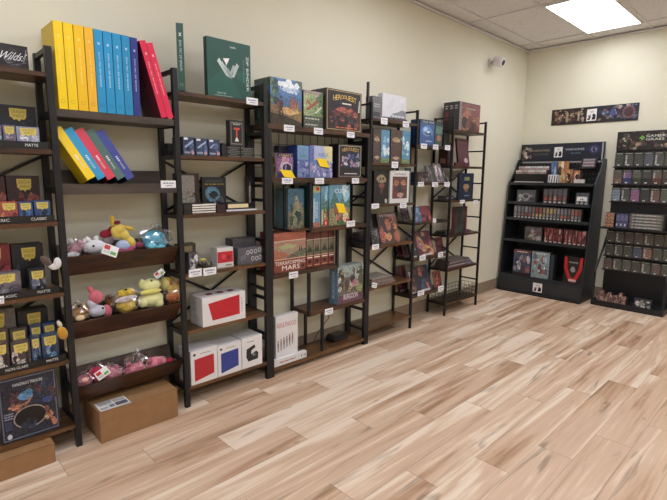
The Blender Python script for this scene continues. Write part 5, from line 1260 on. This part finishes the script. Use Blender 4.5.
# ================================================================== DISPLAY STAND 2 (grass tufts)
RL, RR = -1.06, -1.72
d2 = empty('display_stand', (5.45, RL, 0), 'black wire and metal display stand full of small bagged tuft packs, right edge', 'display stand')
def epart(mb, nm, mat='black', bev=.0015): return mb.build(nm, M[mat], d2, loc=(-5.45, -RL, 0), bevel=bev)
epart(MB().box(5.77, 5.79, RR, RL-.012, .0, 1.838), 'back_panel')
epart(MB().box(5.45, 5.768, RR, RL, .0, .03).box(5.45, 5.462, RR, RL, .03, .06).box(5.462, 5.768, RL-.012, RL, .03, .06).box(5.462, 5.768, RR, RR+.012, .03, .06), 'base_tray')
for y in (RL-.014, RR+.002):
    mb = MB(); mb.bar((5.463, y+.006, .06), (5.463, y+.006, .36), .016, .024).bar((5.463, y+.006, .36), (5.70, y+.006, .62), .016, .024).bar((5.70, y+.006, .62), (5.762, y+.006, .72), .016, .024)
    epart(mb, 'side_support')
zs = .835
epart(MB().box(5.60, 5.768, RR-.02, RL+.02, zs-.02, zs), 'shelf')
hd = Card(RL-RR-.014, .012, .19, '241e20', '141214', n=.2)
hd.scatter('front', .02, .05, .98, .95, ['3c2c28', '5a3c34', '2c3428', '7c6450', '4a2c2c', '3c4a34', '8c7c68', '24201e', '6a4a3c'], 80, .03, 3, .4, 3)
hd.poly('front', ell(.1, .62, .02, .06, 10), 'a8b8a4'); hd.poly('front', ell(.12, .5, .02, .06, 10), '8ca48c')
for dx, dy in ((0, .07), (0, -.07), (.022, 0), (-.022, 0)): hd.poly('front', ell(.36+dx, .63+dy, .016, .05, 8), '7cb458')
hd.text('front', 'GAMERS', .56, .72, .3, .13, 'e0e4dc'); hd.text('front', 'GRASS', .535, .54, .25, .13, 'e0e4dc')
hd.blob('front', .72, .25, .06, .08, 'c8a868', .2, 3); hd.blob('front', .3, .3, .04, .14, 'b08a68', .2, 4)
hd.obj('header_sign', (5.7565-5.45, -.014, 1.648), parent=d2, rot=(0, 0, -PI/2))
rows = [(1.475, .145, ['34382f', '3c3f38', '363a34', '3e4658', '3f443c', '3a3e36', '34382f']),
        (1.29, .15, ['5a4a38', '7a3f86', '4a5240', '34363a', '5c4634', '4a3a30', '3c4a3a']),
        (1.105, .15, ['6a84a4', '3c4636', '8a4486', '24282c', '6a3c32', '44503c', '5a5040'])]
low = [(.665, .125, ['34392c', '3e4236', '4a3430', '453a2e', '474438', '343a30', '3c4030']),
       (.52, .125, ['3a402c', '444638', '3c4232', '34426a', '8a4a34', '3e4438', '44483a']),
       (.365, .125, ['5a3c30', '4a4a42', '484c40', '343628', '46503c', '5c4038', '40463a'])]
words = ['leftmost', 'second', 'third', 'fourth', 'fifth', 'sixth', 'seventh']
def grey(h): return ''.join('%02x' % int(min(255, 22+.78*int(h[i:i+2], 16)+.16*sum(int(h[j:j+2], 16) for j in (0, 2, 4))/3)) for i in (0, 2, 4))  # lightens and greys the pack colours, painting in glare on the bags
def tufts(z, h, cols, xf, rowname):
    n = 6; w = (RL-RR-.038)/7; 
    for i in range(7):
        c = Card(w-.003, .018, h, '3e403c', '2a2c28', n=.15)
        c.rect('front', 0, .86, 1, 1, '2e332e'); c.lines('front', .1, .89, .8, .96, 'b8bcb0', 1, i+3); c.rect('front', .06, .06, .94, .84, grey(cols[i]), .3); c.rect('front', .12, .1, .3, .8, 'a4a8a4', .3) if i % 3 == 1 else None
        for k in range(3): c.rect('front', .1, .24+.2*k, .9, .255+.2*k, '55584e', .1)
        if rowname == 'second' : c.rect('front', .06, .06, .94, .42, ['7a6040', '2c3a78', '3c4030', '26282c', '5c3024', '4a3a30', '3c4a3a'][i], .35)
        c.rect('front', .3, .08, .58, .15, 'c9c9c4')
        o = c.obj('tuft_pack', (xf, RL-.0185-w*i, z), 'bagged scenery tuft pack in the %s row from the top, %s from the left' % (rowname, words[i]), 'tuft pack', 'bagged tuft packs on the right hand stand', (0, 0, -PI/2), 'gloss')
for (z, h, cols), nm in zip(rows, ('first', 'second', 'third')):
    tufts(z, h, cols, 5.735, nm)
    epart(MB().box(5.728, 5.768, RR+.005, RL-.005, z-.012, z-.001), 'pack_rail')
for (z, h, cols), nm in zip(low, ('fourth', 'fifth', 'sixth')):
    tufts(z, h, cols, 5.70, nm)
    epart(MB().box(5.692, 5.768, RR+.005, RL-.005, z-.012, z-.001), 'pack_rail')
# stacked packs on the middle shelf
sp = [(-1.075, .075, ['8a5c3c', '7c5438', 'a06c44', '8c6444'], 'tan and orange box in the left stack on the middle shelf, %s'),
      (-1.30, .2, ['4c4a44', '5a5850', '44423c', '62605a', '504e48'], 'flat grey box in the wide stack on the middle shelf, %s')]
for k, (y0, w, cols, lb) in enumerate(sp):
    for i, cc in enumerate(cols):
        c = Card([.085, .3][k], .11, .037 if k == 0 else .03, cc, '3a342c', n=.3); c.rect('front', .05, .2, .95, .8, ['c08a5c', '8c8c84'][k], .4); c.lines('front', .2, .3, .8, .7, ['5a3424', 'b8b8b0'][k], 1, i)
        c.obj('boxed_basing_set', (5.615, y0, zs+.001+(.0385 if k == 0 else .0315)*i), lb % ['bottom', 'second', 'third', 'fourth', 'top'][i], 'box', ['tan boxes on the middle shelf', 'grey boxes on the middle shelf'][k], (0, 0, -PI/2))
for i in range(3):
    c = Card(.036, .1, .145, '4a4c78', '34365c', n=.3); c.rect('front', .1, .5, .9, .9, '6a6c9c', .3); c.rect('front', .1, .12, .5, .3, 'c8c8d8'); c.obj('boxed_basing_set', (5.62, -1.178-.038*i, zs+.001), 'blue violet upright box on the middle shelf, %s of three' % ['left', 'middle', 'right'][i], 'box', 'blue violet boxes on the middle shelf', (0, 0, -PI/2))
# base contents
R_ = random.Random(8)
for i in range(8):
    y = -1.10-.035*i; c = Card(.034, .1, .075+.04*R_.random(), ['8a5a50', '9c7060', '7a4a44', 'a88470'][i % 4], '4a2c28', n=.4); c.scatter('front', .1, .1, .9, .9, ['a87c60', '4a2c28', 'c8a080', '6a3c38'], 8, .2, i, .3)
    c.obj('boxed_basing_set', (5.50, y+.005, .047), 'reddish brown bagged set in the base tray, %s from the left' % ordn[i], 'box', 'reddish sets in the base tray', (-.15, 0, -PI/2))
c = Card(.15, .03, .11, '3a3a3e', '1c1c1e', n=.1); c.scatter('front', .1, .15, .9, .9, ['b8b4ac', '8c8884', 'd0ccc4', '4a4a4c'], 14, .12, 3, .2); c.lines('front', .15, .04, .85, .12, '9c9c9c', 1, 3)
c.obj('boxed_basing_set', (5.475, -1.455, .0345), 'black and white printed box at the right of the base tray', 'box', None, (-.1, 0, -PI/2))

# ================================================================== CAMERA / RENDER
cam = bpy.data.cameras.new('camera'); co = bpy.data.objects.new('camera', cam); COL.objects.link(co)
cam.sensor_width = 36; cam.lens = F/667*36; cam.clip_start = .05
m = Matrix((rt, up, -fw)).transposed().to_4x4(); m.translation = CAM
co.matrix_world = m
SC.camera = co
w = bpy.data.worlds.new('world'); SC.world = w; w.use_nodes = True
w.node_tree.nodes['Background'].inputs[0].default_value = (.8, .85, 1, 1); w.node_tree.nodes['Background'].inputs[1].default_value = .1
SC.view_settings.view_transform = 'Standard'; SC.view_settings.look = 'None'; SC.view_settings.gamma = 1
SC.view_settings.exposure = 1.76; SC.view_settings.use_curve_mapping = False
